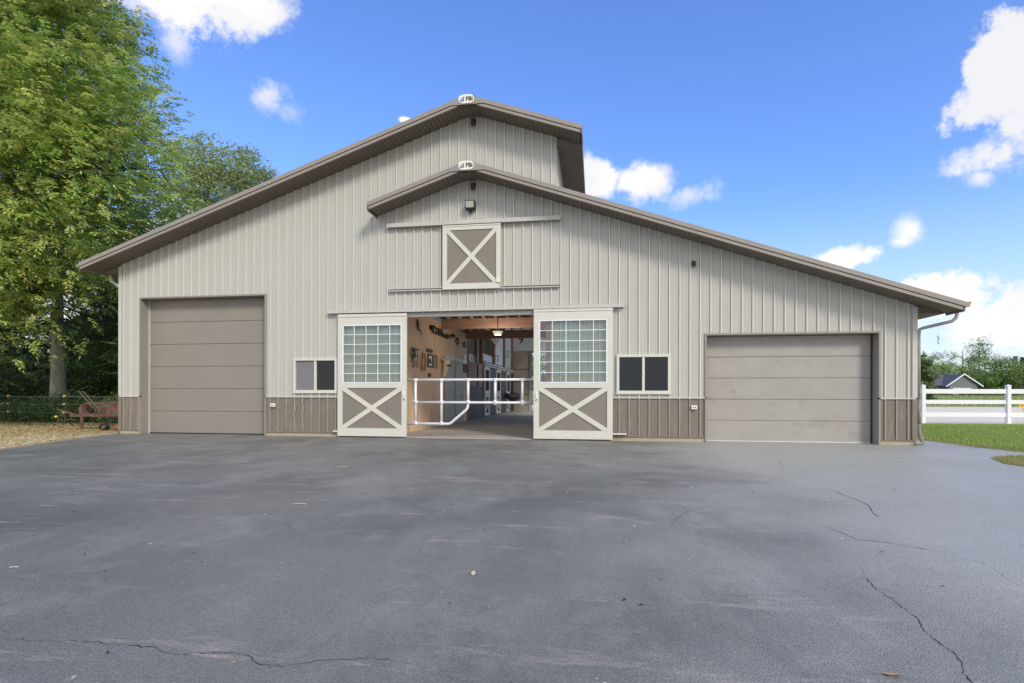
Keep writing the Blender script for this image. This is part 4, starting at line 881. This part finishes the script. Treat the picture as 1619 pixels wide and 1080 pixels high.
# ------------------------------------------------------------------ foliage tools
def unit(a): return a / (np.linalg.norm(a, axis=-1, keepdims=True) + 1e-9)
def fronds(P, D, rg, ln, pairs, lw, ll, cols, cvar=.25):
    """compound leaves: P positions, D directions -> quads"""
    n = len(P); D = unit(D); up = np.array([0, 0, 1.0]); S = unit(np.cross(D, up) + 1e-4); Nn = np.cross(S, D)
    L_ = rg.uniform(.7, 1.25, n)[:, None] * ln; base = np.array(cols)[rg.integers(0, len(cols), n)] * rg.uniform(1 - cvar, 1 + cvar, (n, 1))
    VV, CC = [], []
    for j in range(pairs + 1):
        t_ = (j + .6) / (pairs + .6)
        c = P + D * L_ * t_ - np.array([0, 0, 1.0]) * (L_ * .25 * t_ * t_)
        for sd in ((1, -1) if j < pairs else (0,)):
            if sd == 0: dd = unit(D - np.array([0, 0, .9]))
            else: dd = unit(S * sd + D * .55 - np.array([0, 0, .35]) + rg.normal(0, .18, (n, 3)))
            wv = unit(np.cross(dd, Nn + rg.normal(0, .25, (n, 3))))
            l = ll * rg.uniform(.8, 1.2, (n, 1)); w_ = lw * rg.uniform(.8, 1.2, (n, 1))
            q = np.stack([c, c + dd * l * .45 + wv * w_ * .5, c + dd * l, c + dd * l * .45 - wv * w_ * .5], 1)
            VV.append(q); CC.append(np.repeat((base * rg.uniform(.85, 1.15, (n, 1)))[:, None, :], 4, 1))
    V = np.concatenate(VV).reshape(-1, 3); C = np.concatenate(CC).reshape(-1, 3)
    return V, C
def leaves(P, rg, size, cols, cvar=.3, flat=.5, asp=.6):
    n = len(P); d = unit(rg.normal(0, 1, (n, 3)) * np.array([1, 1, flat]) - np.array([0, 0, .25])); w = unit(np.cross(d, rg.normal(0, .5, (n, 3)) + np.array([0, 0, 1.0])))
    l = size * rg.uniform(.6, 1.3, (n, 1)); q = np.stack([P, P + d * l * .5 + w * l * asp * .5, P + d * l, P + d * l * .5 - w * l * asp * .5], 1)
    b = np.array(cols)[rg.integers(0, len(cols), n)] * rg.uniform(1 - cvar, 1 + cvar, (n, 1))
    return q.reshape(-1, 3), np.repeat(b, 4, 0)
def sample_ell(ells, n, rg, shell=.55):
    vol = np.array([e[3] * e[4] * e[5] for e in ells]) ** .8; idx = rg.choice(len(ells), n, p=vol / vol.sum()); E = np.array(ells)[idx]
    d = unit(rg.normal(0, 1, (n, 3))); r = rg.uniform(shell ** 3, 1, n) ** (1 / 3)
    return E[:, :3] + d * E[:, 3:6] * r[:, None]
def tree(name, base, height, ells, nspray, label, cat, leafkind, cols, seed, trunk_r=.25, bark='bark2', group=None, spray=.55, per=12, size=.12, shell=.55, lean=(0, 0), parent_nodes=None, keep=None):
    """tapered trunk, limbs joined to spray centres spread through the crown's volume, leaves on every spray"""
    rg = np.random.default_rng(seed); o = thing(name, base, label, cat, group); bx, by, bz = base
    n_t = 14; T = np.array([[bx + lean[0] * (i / n_t) ** 1.3 + .1 * math.sin(i * .9 + seed), by + lean[1] * (i / n_t) ** 1.3 + .1 * math.cos(i * .7 + seed), bz + height * .86 * i / n_t] for i in range(n_t + 1)])
    S = sample_ell(ells, nspray, rg, shell)
    if keep is not None: S = S[keep(S)]
    # greedy skeleton
    nodes = [tuple(p) for p in T[3:]]; par = [-1] + list(range(len(nodes) - 1)); istrunk = len(nodes)
    order = np.argsort(np.linalg.norm((S - T[n_t // 2])[:, :2], axis=1)); NA = np.array(nodes)
    sprd = []
    cap = 260 if len(S) > 260 else len(S)
    skel = order[:: max(1, len(S) // cap)]
    for k in skel:
        p = S[k]; dz = p - NA; cost = np.linalg.norm(dz, axis=1) + np.maximum(0, NA[:, 2] - p[2]) * .9; j = int(np.argmin(cost)); a = NA[j]
        dist = np.linalg.norm(p - a); m = max(1, int(dist / 1.2)); prev = j
        for i in range(1, m + 1):
            t_ = i / m; q = a + (p - a) * t_ + np.array([0, 0, .10 * dist * math.sin(math.pi * t_)]) + (rg.normal(0, .06 * min(dist, 2), 3) if i < m else 0)
            nodes.append(tuple(q)); par.append(prev); prev = len(nodes) - 1
        NA = np.array(nodes)
    cnt = [0] * len(nodes); haschild = set(par)
    for i in range(len(nodes)):
        if i not in haschild and i >= istrunk:
            j = i
            while j >= 0: cnt[j] += 1; j = par[j]
    tot = max(1, cnt[0])
    rad = [max(.012, trunk_r * .8 * (c / tot) ** .5) for c in cnt]
    b = MB(); tr = [trunk_r * (1.35 if i == 0 else 1.1 if i == 1 else 1) * (1 - .75 * i / n_t) for i in range(n_t + 1)]
    b.tube([tuple(p) for p in T], tr, 12); b.build('trunk', M[bark], o, smooth=True)
    b = MB()
    for i in range(istrunk, len(nodes)):
        r0 = min(rad[par[i]], rad[i] * 1.5 + .01); b.tube([nodes[par[i]], nodes[i]], [r0, rad[i]], 5, caps=False)
    b.build('limbs', M[bark], o, smooth=True)
    ctr = np.array([bx, by, 0]); n = len(S); rep = np.repeat(np.arange(n), per); out = unit((S - np.array([bx + lean[0] * .5, by + lean[1] * .5, bz + height * .4])) * np.array([1, 1, .35]))
    tgt = np.array([[1.0, 1.0, 1.0]])
    if leafkind == 'frond':
        off = rg.normal(0, 1, (n * per, 3)) * np.array([spray, spray, spray * .38]); P = S[rep] + off; P[:, 2] -= .42 * (off[:, 0] ** 2 + off[:, 1] ** 2) / max(spray, .1)
        D = out[rep] * .9 + rg.normal(0, .55, (n * per, 3)) * np.array([1, 1, .75]) - np.array([0, 0, .12])
        sprc = np.array(cols)[rg.integers(0, len(cols), n)]
        V, C = fronds(P, D, rg, size * 3.4, 5, size * .42, size, cols)
        tw = rg.uniform(.5, 1.35, (n, 1))[rep]; C = C * np.tile(np.repeat(tw, 4, 0), (11, 1))
    elif leafkind == 'leaf':
        off = rg.normal(0, 1, (n * per, 3)) * np.array([spray, spray, spray * .45]); P = S[rep] + off
        V, C = leaves(P, rg, size, cols); C = C * np.repeat(rg.uniform(.75, 1.25, (n, 1))[rep], 4, 0)
    F = np.arange(len(V)).reshape(-1, 4); fast_mesh('crown', V, F, M['leaf'], o, np.clip(C, 0, 1)); return o
def conifer(name, base, height, r0, label, seed, cols, nb=70, zlow=2.0, trunk_r=.28, droop=.5, group=None, bark='bark', dens=1.0, hang=.55, keep=None):
    rg = np.random.default_rng(seed); o = thing(name, base, label, 'spruce tree', group); bx, by, bz = base
    b = MB(); b.tube([(bx + .03 * math.sin(i), by, bz + height * i / 12) for i in range(13)], [trunk_r * (1.3 if i == 0 else 1.05 if i == 1 else 1) * (1 - .93 * i / 12) for i in range(13)], 14); b.build('trunk', M[bark], o, smooth=True)
    br = MB(); PP, DD, LL = [], [], []
    for k in range(nb):
        f = (k + rg.random()) / nb; z = zlow + (height - zlow) * f; az = k * 2.4 + rg.uniform(-.4, .4); ln = r0 * (1 - f) ** .75 * rg.uniform(.7, 1.1) + .25
        d = np.array([math.cos(az), math.sin(az), 0]); pts = []
        for i in range(7):
            t_ = i / 6; pts.append(np.array([bx, by, bz + z]) + d * ln * t_ + np.array([0, 0, ln * (-droop * t_ + droop * .55 * t_ * t_)]))
        br.tube([tuple(p) for p in pts], [.035 * (1 - f * .6) * (1 - .8 * i / 6) + .006 for i in range(7)], 5, caps=False)
        m = int(ln * 26 * dens); side = np.cross(d, [0, 0, 1])
        for q in range(m):
            t_ = rg.uniform(.12, 1) ** .8; i = min(5, int(t_ * 6)); p = pts[i] + (pts[i + 1] - pts[i]) * (t_ * 6 - i)
            sd = side * rg.choice([-1, 1]); off = rg.uniform(0, .5) * (1.1 - t_) * min(1, ln * .5)
            PP.append(p + sd * off); DD.append(sd * .6 + d * .7 - np.array([0, 0, hang + rg.uniform(0, .6)])); LL.append(rg.uniform(.18, .5))
    br.build('branches', M['bark2'], o, smooth=True)
    P, D, Ln = np.array(PP), unit(np.array(DD)), np.array(LL)[:, None]
    if keep is not None: k_ = keep(P); P, D, Ln = P[k_], D[k_], Ln[k_]
    VV, CC = [], []
    n = len(P); base_ = np.array(cols)[rg.integers(0, len(cols), n)] * rg.uniform(.7, 1.3, (n, 1))
    for s in range(7):       # short needle sprigs along each hanging branchlet
        t_ = s / 6; c = P + D * Ln * t_ + rg.normal(0, .02, (n, 3)); dd = unit(D + rg.normal(0, .55, (n, 3))); w = unit(np.cross(dd, rg.normal(0, 1, (n, 3)))); l = .11 * rg.uniform(.7, 1.3, (n, 1)); w_ = .022
        VV.append(np.stack([c, c + dd * l * .4 + w * w_, c + dd * l, c + dd * l * .4 - w * w_], 1)); CC.append(np.repeat((base_ * rg.uniform(.8, 1.2, (n, 1)))[:, None, :], 4, 1))
    V = np.concatenate(VV).reshape(-1, 3); C = np.concatenate(CC).reshape(-1, 3)
    fast_mesh('needles', V, np.arange(len(V)).reshape(-1, 4), M['needle'], o, np.clip(C, 0, 1)); return o

# ------------------------------------------------------------------ trees at the left
ASH = [(.31, .44, .10), (.36, .48, .12), (.44, .52, .14), (.20, .31, .07), (.50, .52, .15), (.26, .40, .11)]
tree('ash_tree', (-9.6, 2.6, 0), 16.5, [(-6.2, 2.2, 12.6, 3.4, 3, 3.2), (-4.2, 2.0, 10.2, 3.0, 2.4, 2.2), (-3.1, 1.8, 8.2, 2.6, 2.2, 1.9), (-5.5, 1.8, 6.3, 3.0, 2.2, 1.7), (-6.4, 1.6, 4.7, 2.3, 1.6, 1.2), (-8.2, 2.2, 8.6, 3.4, 3, 3.6), (-8.8, 2, 15, 3.6, 3, 3), (-5.2, 2.2, 14.4, 2.0, 2, 1.6), (-3.0, 1.8, 6.2, 1.2, 1.2, .9)],
     900, 'huge leafy ash tree with drooping bright green compound leaves at the left edge', 'tree', 'frond', ASH, 21, .36, 'bark2', spray=.56, per=24, size=.145, shell=.35)
tree('pale_tree', (-12.8, 19.5, 0), 17.6, [(-13.4, 19.5, 16.2, 2.3, 2, 2.1), (-12.2, 19.5, 14.4, 2.5, 2, 1.8), (-15, 19.5, 14, 1.7, 1.4, 1.6), (-10.3, 19.5, 15.9, 1.0, 1, 1.2), (-9.6, 19.5, 14.9, 1.3, 1, 1.0)],
     300, 'thin pale green tree rising behind the left slope of the barn roof', 'tree', 'leaf', [(.28, .37, .17), (.34, .43, .21), (.38, .41, .18), (.24, .31, .14)], 31, .2, 'bark', spray=.42, per=60, size=.2, shell=.2)
conifer('spruce_tree', (-8.95, 5.8, 0), 11.5, 3.7, 'big old spruce with a pale mottled trunk behind the wire fence', 41, [(.055, .095, .04), (.075, .12, .045), (.10, .155, .055)], 80, 3.9, .30, .5, 'spruces beside the barn', 'bark', 1.0, .7)
conifer('spruce_tree', (-7.0, 7.6, 0), 9.5, 2.6, 'slender spruce with drooping grey green twigs against the barn corner', 42, [(.15, .20, .08), (.19, .24, .10), (.12, .165, .065)], 80, 3.2, .15, .6, 'spruces beside the barn', 'bark', 1.6, .9)
conifer('spruce_tree', (-13.5, 6.5, 0), 12, 4.0, 'dark spruce at the far left behind the ash tree', 43, [(.045, .085, .04), (.06, .11, .05), (.08, .14, .055)], 90, .8, .28, .45, 'spruces beside the barn', 'bark2', 1.2, .6)
WD = [(.12, .22, .055), (.17, .30, .075), (.26, .40, .10), (.08, .15, .045), (.36, .48, .14)]
for i, (x, y, h, lab) in enumerate([(-14.5, 13, 9, 'leafy wood tree farthest left between the spruce trunks'), (-11.2, 12, 7.5, 'leafy wood tree just right of the big spruce trunk'), (-17.5, 17, 10, 'tall leafy wood tree at the back left of the wood'), (-9.5, 17.5, 8.5, 'tall leafy wood tree behind the slender spruce'), (-21, 11, 9, 'leafy wood tree beyond the left frame edge of the fence'), (-13.5, 24, 8, 'leafy wood tree far behind the barn corner')]):
    tree('wood_tree', (x, y, 0), h, [(x, y, h * .62, h * .28, h * .28, h * .36), (x + 1, y - 1, h * .3, h * .26, h * .24, h * .25), (x - 1.4, y + .5, h * .4, h * .22, h * .22, h * .3)], 300, lab, 'tree', 'leaf', WD, 50 + i, .16, 'bark2', 'leafy trees of the wood', .5, 34, .15, .1)
# undergrowth
def shrub(name, ells, n, size, cols, seed, label, cat, kind=None, group=None):
    rg = np.random.default_rng(seed); P = sample_ell(ells, n, rg, .3); P = P[P[:, 2] > .02]; V, C = leaves(P, rg, size, cols, .35, .7)
    lo = rg.normal(0, 1, 1); cell = np.floor(P * 2.2).astype(int); hsh = (np.sin(cell[:, 0] * 12.9 + cell[:, 1] * 78.2 + cell[:, 2] * 37.7) * 43758.5) % 1
    C = C * np.repeat(.72 + .56 * hsh[:, None], 4, 0)
    o = fast_mesh(name, V, np.arange(len(V)).reshape(-1, 4), M['leaf'], None, np.clip(C, 0, 1), org=(ells[0][0], ells[0][1], 0)); return tag(o, label, cat, group, kind)
UG = [(.11, .21, .06), (.15, .27, .08), (.21, .33, .10), (.08, .15, .05), (.30, .34, .16)]
ul = []; rg0 = np.random.default_rng(77)
for i in range(60):
    x = rg0.uniform(-19, -4.2); y = 4.3 + rg0.uniform(0, 2.4) + max(0, (-x - 11)) * .3; r = rg0.uniform(.35, .8); ul.append((x, y, r * .55, r * 1.25, r, r * rg0.uniform(.7, 1.25)))
shrub('undergrowth', ul, 52000, .085, UG, 5, 'low tangled green undergrowth along the wire fence under the spruces', 'undergrowth', 'stuff')
ul = [(rg0.uniform(-24, -5), rg0.uniform(9, 13), rg0.uniform(.6, 4.2), 1.3, 1.2, 1.3) for i in range(85)]
shrub('thicket', ul, 120000, .17, WD, 6, 'dense dark thicket filling the wood behind the spruces', 'thicket', 'stuff')
# dead twigs
b = MB(); rr_ = random.Random(9)
for i in range(70):
    x, y, z = rr_.uniform(-16, -5), rr_.uniform(5.2, 8), rr_.uniform(.6, 2.8); a = rr_.uniform(0, 6.28); l = rr_.uniform(.5, 1.6)
    b.tube([(x, y, z), (x + l * .5 * math.cos(a), y + .2, z + rr_.uniform(-.1, .3)), (x + l * math.cos(a), y + .3, z + rr_.uniform(-.4, .5))], [.012, .009, .004], 4)
tag(b.build('dead_twigs', M['bark'], None, org=(-10, 6, 0)), 'bare grey dead twigs tangled among the spruce trunks', 'twigs', kind='stuff')

# ------------------------------------------------------------------ wire fence
FP = [(-16.2, 3.4), (-10.4, 3.3), (-8.92, 3.97), (-4.17, 1.66)]
o = thing('wire_fence', (-8.92, 3.9, 0), 'thin electric wire fence on short posts with yellow insulators', 'fence')
posts = [(-14.6, 4.3, 1.05, 0), (-8.95, 4.0, 1.05, 0), (-6.05, 3.5, 1.22, .08), (-4.17, 1.66, .38, -.05), (-1.2, 4.2, 1.1, 0)]
for (x, y, h, ln) in posts:
    b = MB(); b.tube([(x, y, 0), (x + ln, y, h)], .022 if h > .5 else .012, 6); po = b.build('post', M['bark2'] if h > .5 else M['rust'], o)
    b = MB()
    for zz in ([1.0, .72, .42] if h > .5 else [.37]):
        zz = min(zz, h) ; b.tube([(x + ln * zz / h, y - .03, zz), (x + ln * zz / h, y - .09, zz)], .045 if zz > .9 else .032, 7)
    b.build('insulator', M['yellow'], po)
for z in (1.0, .72, .42):
    b = MB(); pts = []
    P3 = [p for p in posts if p[2] > .5]
    for a, c in zip(P3[:-1], P3[1:]):
        for i in range(8):
            t_ = i / 8; pts.append((a[0] + (c[0] - a[0]) * t_, a[1] - .06 + (c[1] - a[1]) * t_, z - .03 * math.sin(math.pi * t_)))
    pts.append((P3[-1][0], P3[-1][1] - .06, z)); b.tube(pts, .0055 if z > .9 else .003, 4); b.build('wire', M['wire'], o)

# ------------------------------------------------------------------ old rusty implement beside the barn
o = thing('farm_implement', (-2.1, 1.1, 0), 'rusty red drum roller implement with lever handles beside the barn corner', 'farm machine')
b = MB(); side = [(-2.84, .47), (-2.80, .66), (-2.70, .77), (-2.55, .82), (-.6, .90), (-.6, .42), (-2.6, .42)]
b.prism(side, 1.55, 1.58); b.build('rear_side_panel', M['rust'], o)
b = MB(); b.tube([(-2.62, 1.5, .62), (-.7, 1.5, .68)], .19, 18); b.build('drum', M['rustgrey'], o, smooth=True)
b = MB(); b.prism([(-2.84, .44), (-2.72, .40), (-.6, .44), (-.6, .52), (-2.7, .50)], 1.02, 1.06); b.prism([(-2.05, .50), (-1.62, .79), (-1.5, .81), (-.6, .86), (-.6, .52)], 1.03, 1.05); b.build('front_side_panel', M['rust'], o)
b = MB(); b.bar((-2.55, 1.02, .80), (-.6, 1.02, .87), .04, .05, (0, 0, 1)); b.bar((-3.05, 1.02, .43), (-.6, 1.02, .46), .05, .07, (0, 0, 1)); b.bar((-3.5, 1.0, .62), (-2.84, 1.04, .44), .03, .04, (0, 0, 1)); b.build('frame', M['rust'], o)
b = MB(); b.prism([(-2.78, .44), (-2.66, .42), (-2.70, .77), (-2.82, .66)], 1.05, 1.55); b.build('end_plate', M['rust'], o)
for dx in (0, .14):
    b = MB(); b.tube([(-2.12 + dx, 1.0, .56), (-2.40 + dx, 1.0, .82), (-2.72 + dx, 1.0, 1.14), (-2.80 + dx, 1.0, 1.15)], .016, 7); b.build('lever', M['rustgrey'], o, smooth=True)
for dx in (0, .12):
    b = MB(); pts = [(-2.10 + dx + .09 * math.cos(a * .35), .99, .48 + .15 * math.sin(a * .35)) for a in range(10)]; b.tube(pts, .014, 6); b.build('quadrant', M['rustgrey'], o, smooth=True)
b = MB(); b.box(-2.68, -2.61, .98, 1.03, 0, .42); b.build('stand_leg', M['rust'], o)
b = MB(); b.tube([(-1.86, 1.02, .1), (-1.80, .90, .1)], .115, 18); wh = b.build('wheel', M['black'], o, smooth=True)
b = MB(); b.tube([(-1.865, 1.03, .1), (-1.785, .87, .1)], .045, 12); b.build('rim', M['rustgrey'], wh)
b = MB(); b.tube([(-1.75, .96, .1), (-1.70, .97, .28), (-1.70, 1.0, .45)], .02, 6); b.build('wheel_arm', M['darkmetal'], o)
b = MB(); b.prism([(-1.60, .06), (-1.35, .22), (-1.15, .30), (-.8, .30), (-.8, .06)], 1.0, 1.3); b.build('deck', M['orange'], o)
b = MB(); b.bar((-1.7, .98, .38), (-.6, .98, .42), .08, .05, (0, 0, 1)); b.bar((-1.5, 1.0, .3), (-.7, 1.0, .12), .04, .04, (0, 0, 1)); b.build('underframe', M['black'], o)
b = MB(); b.tube([(-3.2, 1.0, .28), (-2.98, 1.0, .33), (-2.92, 1.0, .30)], .03, 7); b.build('tow_hitch', M['darkmetal'], o)

# ------------------------------------------------------------------ beyond the fence: house and tree line
HZ = gz(60, 128)
def at(px, Y): # ground spot
    x = (px - 809.5) / 857.41; c, s = math.cos(YAW), math.sin(YAW); dx, dy = -s + x * c, c + x * s; t_ = (Y + 12.9954) / dy; return 12.4986 + dx * t_
hx = at(1500, 128); house = thing('farmhouse', (hx, 128, HZ), 'low grey house with white trimmed gable beyond the drive', 'house')
x0h, xg0, xg1 = at(1466, 128), at(1497, 128), at(1549, 128); Yh = 128
b = MB(); b.box(x0h, xg0 + 2, Yh + 2, Yh + 12, HZ - .3, HZ + 2.6); b.box(xg0 + .5, xg1 - .5, Yh, Yh + 12, HZ - .3, HZ + 2.6); gm = (xg0 + xg1) / 2; gp0, gp1 = xg0 - .4, xg1 + .5
b.prism([(xg0 + .5, HZ + 2.6), (xg1 - .5, HZ + 2.6), (gm, HZ + 4.95)], Yh, Yh + .3); b.build('walls', M['housewall'], house)
b = MB(); b.prism([(gp0, HZ + 2.35), (gm, HZ + 5.25), (gp1, HZ + 2.35), (gp1, HZ + 2.15), (gm, HZ + 5.0), (gp0, HZ + 2.15)], Yh - .4, Yh + 12)
b.add([(x0h - .8, Yh + 1.4, HZ + 2.5), (gm, Yh + 1.4, HZ + 2.5), (gm, Yh + 7, HZ + 5.2), (x0h + 2.2, Yh + 7, HZ + 5.2), (gm, Yh + 12.5, HZ + 2.5), (x0h - .8, Yh + 12.5, HZ + 2.5)], [(0, 1, 2, 3), (2, 4, 5, 3), (0, 3, 5)])
ro = b.build('roof', M['shingle'], house)
b = MB(); b.box(x0h + .6, x0h + 1.8, Yh + 5, Yh + 6.2, HZ + 3.5, HZ + 5.7); b.build('chimney', M['housewall'], ro)
b = MB(); b.prism([(gp0, HZ + 2.36), (gm, HZ + 5.27), (gp1, HZ + 2.36), (gp1, HZ + 2.06), (gm, HZ + 4.95), (gp0, HZ + 2.06)], Yh - .5, Yh - .41); b.build('gable_trim', M['white'], house)
b = MB(); b.box(gm - 2.2, gm + 1.6, Yh - .08, Yh - .01, HZ, HZ + 1.9); b.build('garage_door', M['liner'], house)
b = MB(); b.box(x0h + 1, x0h + 3, Yh + 1.92, Yh + 1.99, HZ + .9, HZ + 2.1); b.build('window', M['stalldark'], house)
FT = [(.22, .32, .10), (.27, .39, .12), (.33, .43, .14), (.17, .26, .10)]
def far_tree(px, Y, ztop, half, label, seed, cols, shape=0, zlow=.15, open_=False):
    x = at(px, Y); b0 = gz(x, Y); h = ztop
    if shape == 2:
        rg = np.random.default_rng(seed); o = thing('far_conifer', (x, Y, b0), label, 'tree', 'trees beyond the house'); b = MB(); b.tube([(x, Y, b0), (x, Y, b0 + h)], [.25, .03], 6); b.build('trunk', M['bark2'], o)
        n = 4200; f = rg.uniform(0, 1, n) ** .8; a = rg.uniform(0, 6.28, n); r = half * (1 - f) * (.5 + .5 * ((f * 9) % 1)) * rg.uniform(.5, 1, n) ** .5
        P = np.stack([x + r * np.cos(a), Y + r * np.sin(a), b0 + h * (.06 + .94 * f)], 1); V, C = leaves(P, rg, .55, cols); fast_mesh('needles', V, np.arange(len(V)).reshape(-1, 4), M['needle'], o, C); return o
    rg = np.random.default_rng(seed); E = [] ; nE = 5 if not open_ else 9
    for i in range(nE):
        f = i / (nE - 1); E.append((x + rg.uniform(-.5, .5) * half * (1.1 if open_ else .9), Y + rg.uniform(-.4, .4) * half, b0 + h * (zlow + (.86 - zlow) * f), half * rg.uniform(.35, .6) * (.55 if open_ else 1), half * .5, h * (.08 if open_ else .17)))
    return tree('far_tree', (x, Y, b0), h, E, 130 if not open_ else 110, label, 'tree', 'leaf', cols, seed, .3, 'bark2', 'trees beyond the house', half * .13, 30, .42, .2)
far_tree(1453, 60, 6.0, 1.6, 'pale young tree right at the barn corner beyond the fence', 101, [(.13, .19, .07), (.17, .22, .09)])
far_tree(1474, 150, 12.5, 5.5, 'ragged dark tree left of the house chimney', 102, FT, open_=True)
far_tree(1492, 142, 9.5, 6.5, 'round mid green tree right behind the chimney', 103, FT[1:])
far_tree(1522, 160, 15.0, 7.0, 'open crowned tall tree over the house roof', 104, FT, open_=True)
far_tree(1548, 158, 17.0, 7.5, 'tallest spreading tree with gaps right of the gable', 105, FT, open_=True)
far_tree(1558, 145, 9.5, 6.5, 'dense green tree just right of the gable', 106, FT[1:])
far_tree(1583, 146, 10.5, 6.5, 'dense bright green tree over the fence post', 107, FT[1:] + [(.12, .18, .05)])
far_tree(1520, 150, 9.0, 6.5, 'dense tree directly behind the house roof', 110, FT)
for i, (px, h) in enumerate(((1605, 11.5), (1616, 11), (1632, 12.5), (1648, 11))): far_tree(px, 165, h, 2.8, ['dark conifer beside the dense green tree', 'dark conifer at the right frame edge', 'dark conifer beyond the right frame edge', 'last dark conifer beyond the right frame edge'][i], 120 + i, [(.09, .15, .11), (.12, .18, .12)], 2)
for i, px in enumerate((1425, 1440, 1612, 1640)): far_tree(px, 140, 8.0, 6, ['low tree behind the barn corner beyond the drive', 'low tree beside the barn corner beyond the drive', 'low green tree in front of the dark conifers', 'low tree beyond the right frame edge'][i], 130 + i, FT)
rgx = np.random.default_rng(8); ul = []
for i in range(260): Y = rgx.uniform(150, 185); px = rgx.uniform(1380, 2500); x = at(px, Y); ul.append((x, Y, gz(x, Y) + 2.5, 5, 4, 4.5))
shrub('far_woodland', ul, 60000, .8, [(.20, .29, .10), (.25, .34, .12)], 9, 'far off wood filling in behind the house and trees', 'woodland', 'stuff')
ul = []
for i in range(40): Y = rgx.uniform(112, 122); x = at(rgx.uniform(1462, 1640), Y); ul.append((x, Y, gz(x, Y) + .4, 1.4, 1, .6))
shrub('roadside_scrub', ul, 9000, .3, [(.10, .16, .05), (.14, .18, .06), (.07, .11, .04), (.25, .22, .12)], 10, 'low green scrub along the far side of the meadow before the house', 'scrub', 'stuff')
# greenery seen through the far end of the aisle
for i, (x, y, h, lab) in enumerate(((4.0, 66, 11, 'green tree seen through the far end of the aisle'), (6.5, 60, 9, 'second green tree seen through the far end of the aisle'), (1.5, 72, 12, 'third green tree seen through the far end of the aisle'), (9.5, 70, 11, 'green tree behind the barn right of the aisle axis'), (-2, 64, 10, 'green tree behind the barn left of the aisle axis'))):
    tree('back_tree', (x, y, gz(x, y)), h, [(x, y, h * .6, 3, 3, h * .36), (x + 1, y, h * .3, 3.2, 3, h * .26)], 120, lab, 'tree', 'leaf', [(.12, .20, .05), (.16, .25, .07)], 150 + i, .2, 'bark2', 'trees behind the barn', .6, 30, .3, .1)

# sunflower-like plant at the right frame edge
DX, DY = .38, 0
o = thing('flowering_plant', (20.9, -1.05, 0), 'yellow and orange flowers on a leafy stem at the right frame edge', 'flowers')
FLW = ((20.70, -1.0, .88), (20.74, -1.06, .66), (20.86, -1.0, .95), (20.96, -1.1, .8))
b = MB()
for (x, y, z) in FLW: b.tube([(20.95, -1.05, 0), (20.95 + (x - 20.95) * .4, -1.05, z * .6), (x, y, z)], .006, 5)
b.build('stem', mat('green_stem', (.10, .2, .04), .6), o)
b = MB(); rf = random.Random(4)
for k, (x, y, z) in enumerate(FLW):
    for i in range(14):
        a = i * .449; d = Vector((math.cos(a), -.35 + .2 * rf.random(), math.sin(a))).normalized(); s_ = Vector((-math.sin(a), 0, math.cos(a))); c = Vector((x, y, z))
        b.add([tuple(c + d * .008), tuple(c + d * .03 + s_ * .011), tuple(c + d * .055), tuple(c + d * .03 - s_ * .011)], [(0, 1, 2, 3)], k % 2)
b.build('petals', [mat('yellow_petal', (.80, .50, .02), .6), mat('orange_petal', (.75, .25, .03), .6)], o)
rgp = np.random.default_rng(3); P = np.stack([rgp.normal(20.95, .06, 160), rgp.normal(-1.05, .06, 160), rgp.uniform(.1, .9, 160)], 1); V, C = leaves(P, rgp, .09, [(.08, .17, .03), (.12, .22, .04)]); fast_mesh('leaves', V, np.arange(len(V)).reshape(-1, 4), M['leaf'], o, C)

# ------------------------------------------------------------------ loose bits on the asphalt
b = MB(); b.add([(13.59, -10.70, .006), (13.615, -10.722, .010), (13.645, -10.722, .016), (13.675, -10.705, .010), (13.645, -10.692, .004), (13.61, -10.69, .004)], [(0, 1, 2, 3, 4, 5)])
b.add([(13.59, -10.70, .006), (13.575, -10.695, .004), (13.576, -10.692, .004), (13.592, -10.697, .006)], [(0, 1, 2, 3)]); tag(b.build('fallen_leaf', M['dryleaf'], None, org=(13.62, -10.7, 0)), 'single dry yellow leaf lying on the asphalt at the lower right', 'leaf')
b = MB(); rp = random.Random(2)
pts = []
for i in range(7):
    for k in range(8):
        th = math.pi * i / 6; ph = 2 * math.pi * k / 8; r = .016 * (1 + .25 * rp.uniform(-1, 1)); pts.append((11.77 + r * math.sin(th) * math.cos(ph), -9.82 + r * math.sin(th) * math.sin(ph), .012 + r * .8 * math.cos(th)))
b.add(pts, [(i * 8 + k, i * 8 + (k + 1) % 8, (i + 1) * 8 + (k + 1) % 8, (i + 1) * 8 + k) for i in range(6) for k in range(8)]); tag(b.build('pebble', M['stone'], None, True, org=(11.77, -9.82, 0)), 'small tan pebble on the asphalt near the middle', 'pebble')
for (x, y, a, l, lab) in ((8.77, -5.44, .5, .16, 'pale twig on the asphalt before the left sliding door'), (8.94, -10.15, .4, .05, 'short pale twig on the asphalt at the left edge'), (9.63, -8.06, .1, .13, 'faint pale twig on the asphalt left of centre')):
    b = MB(); b.tube([(x - l / 2 * math.cos(a), y - l / 2 * math.sin(a), .006), (x, y, .010), (x + l / 2 * math.cos(a), y + l / 2 * math.sin(a), .005)], .004, 5); tag(b.build('twig', M['stone'], None, org=(x, y, 0)), lab, 'twig', 'pale twigs on the asphalt')
for ob in COL.objects:
    if '_o' in ob.keys(): del ob['_o']
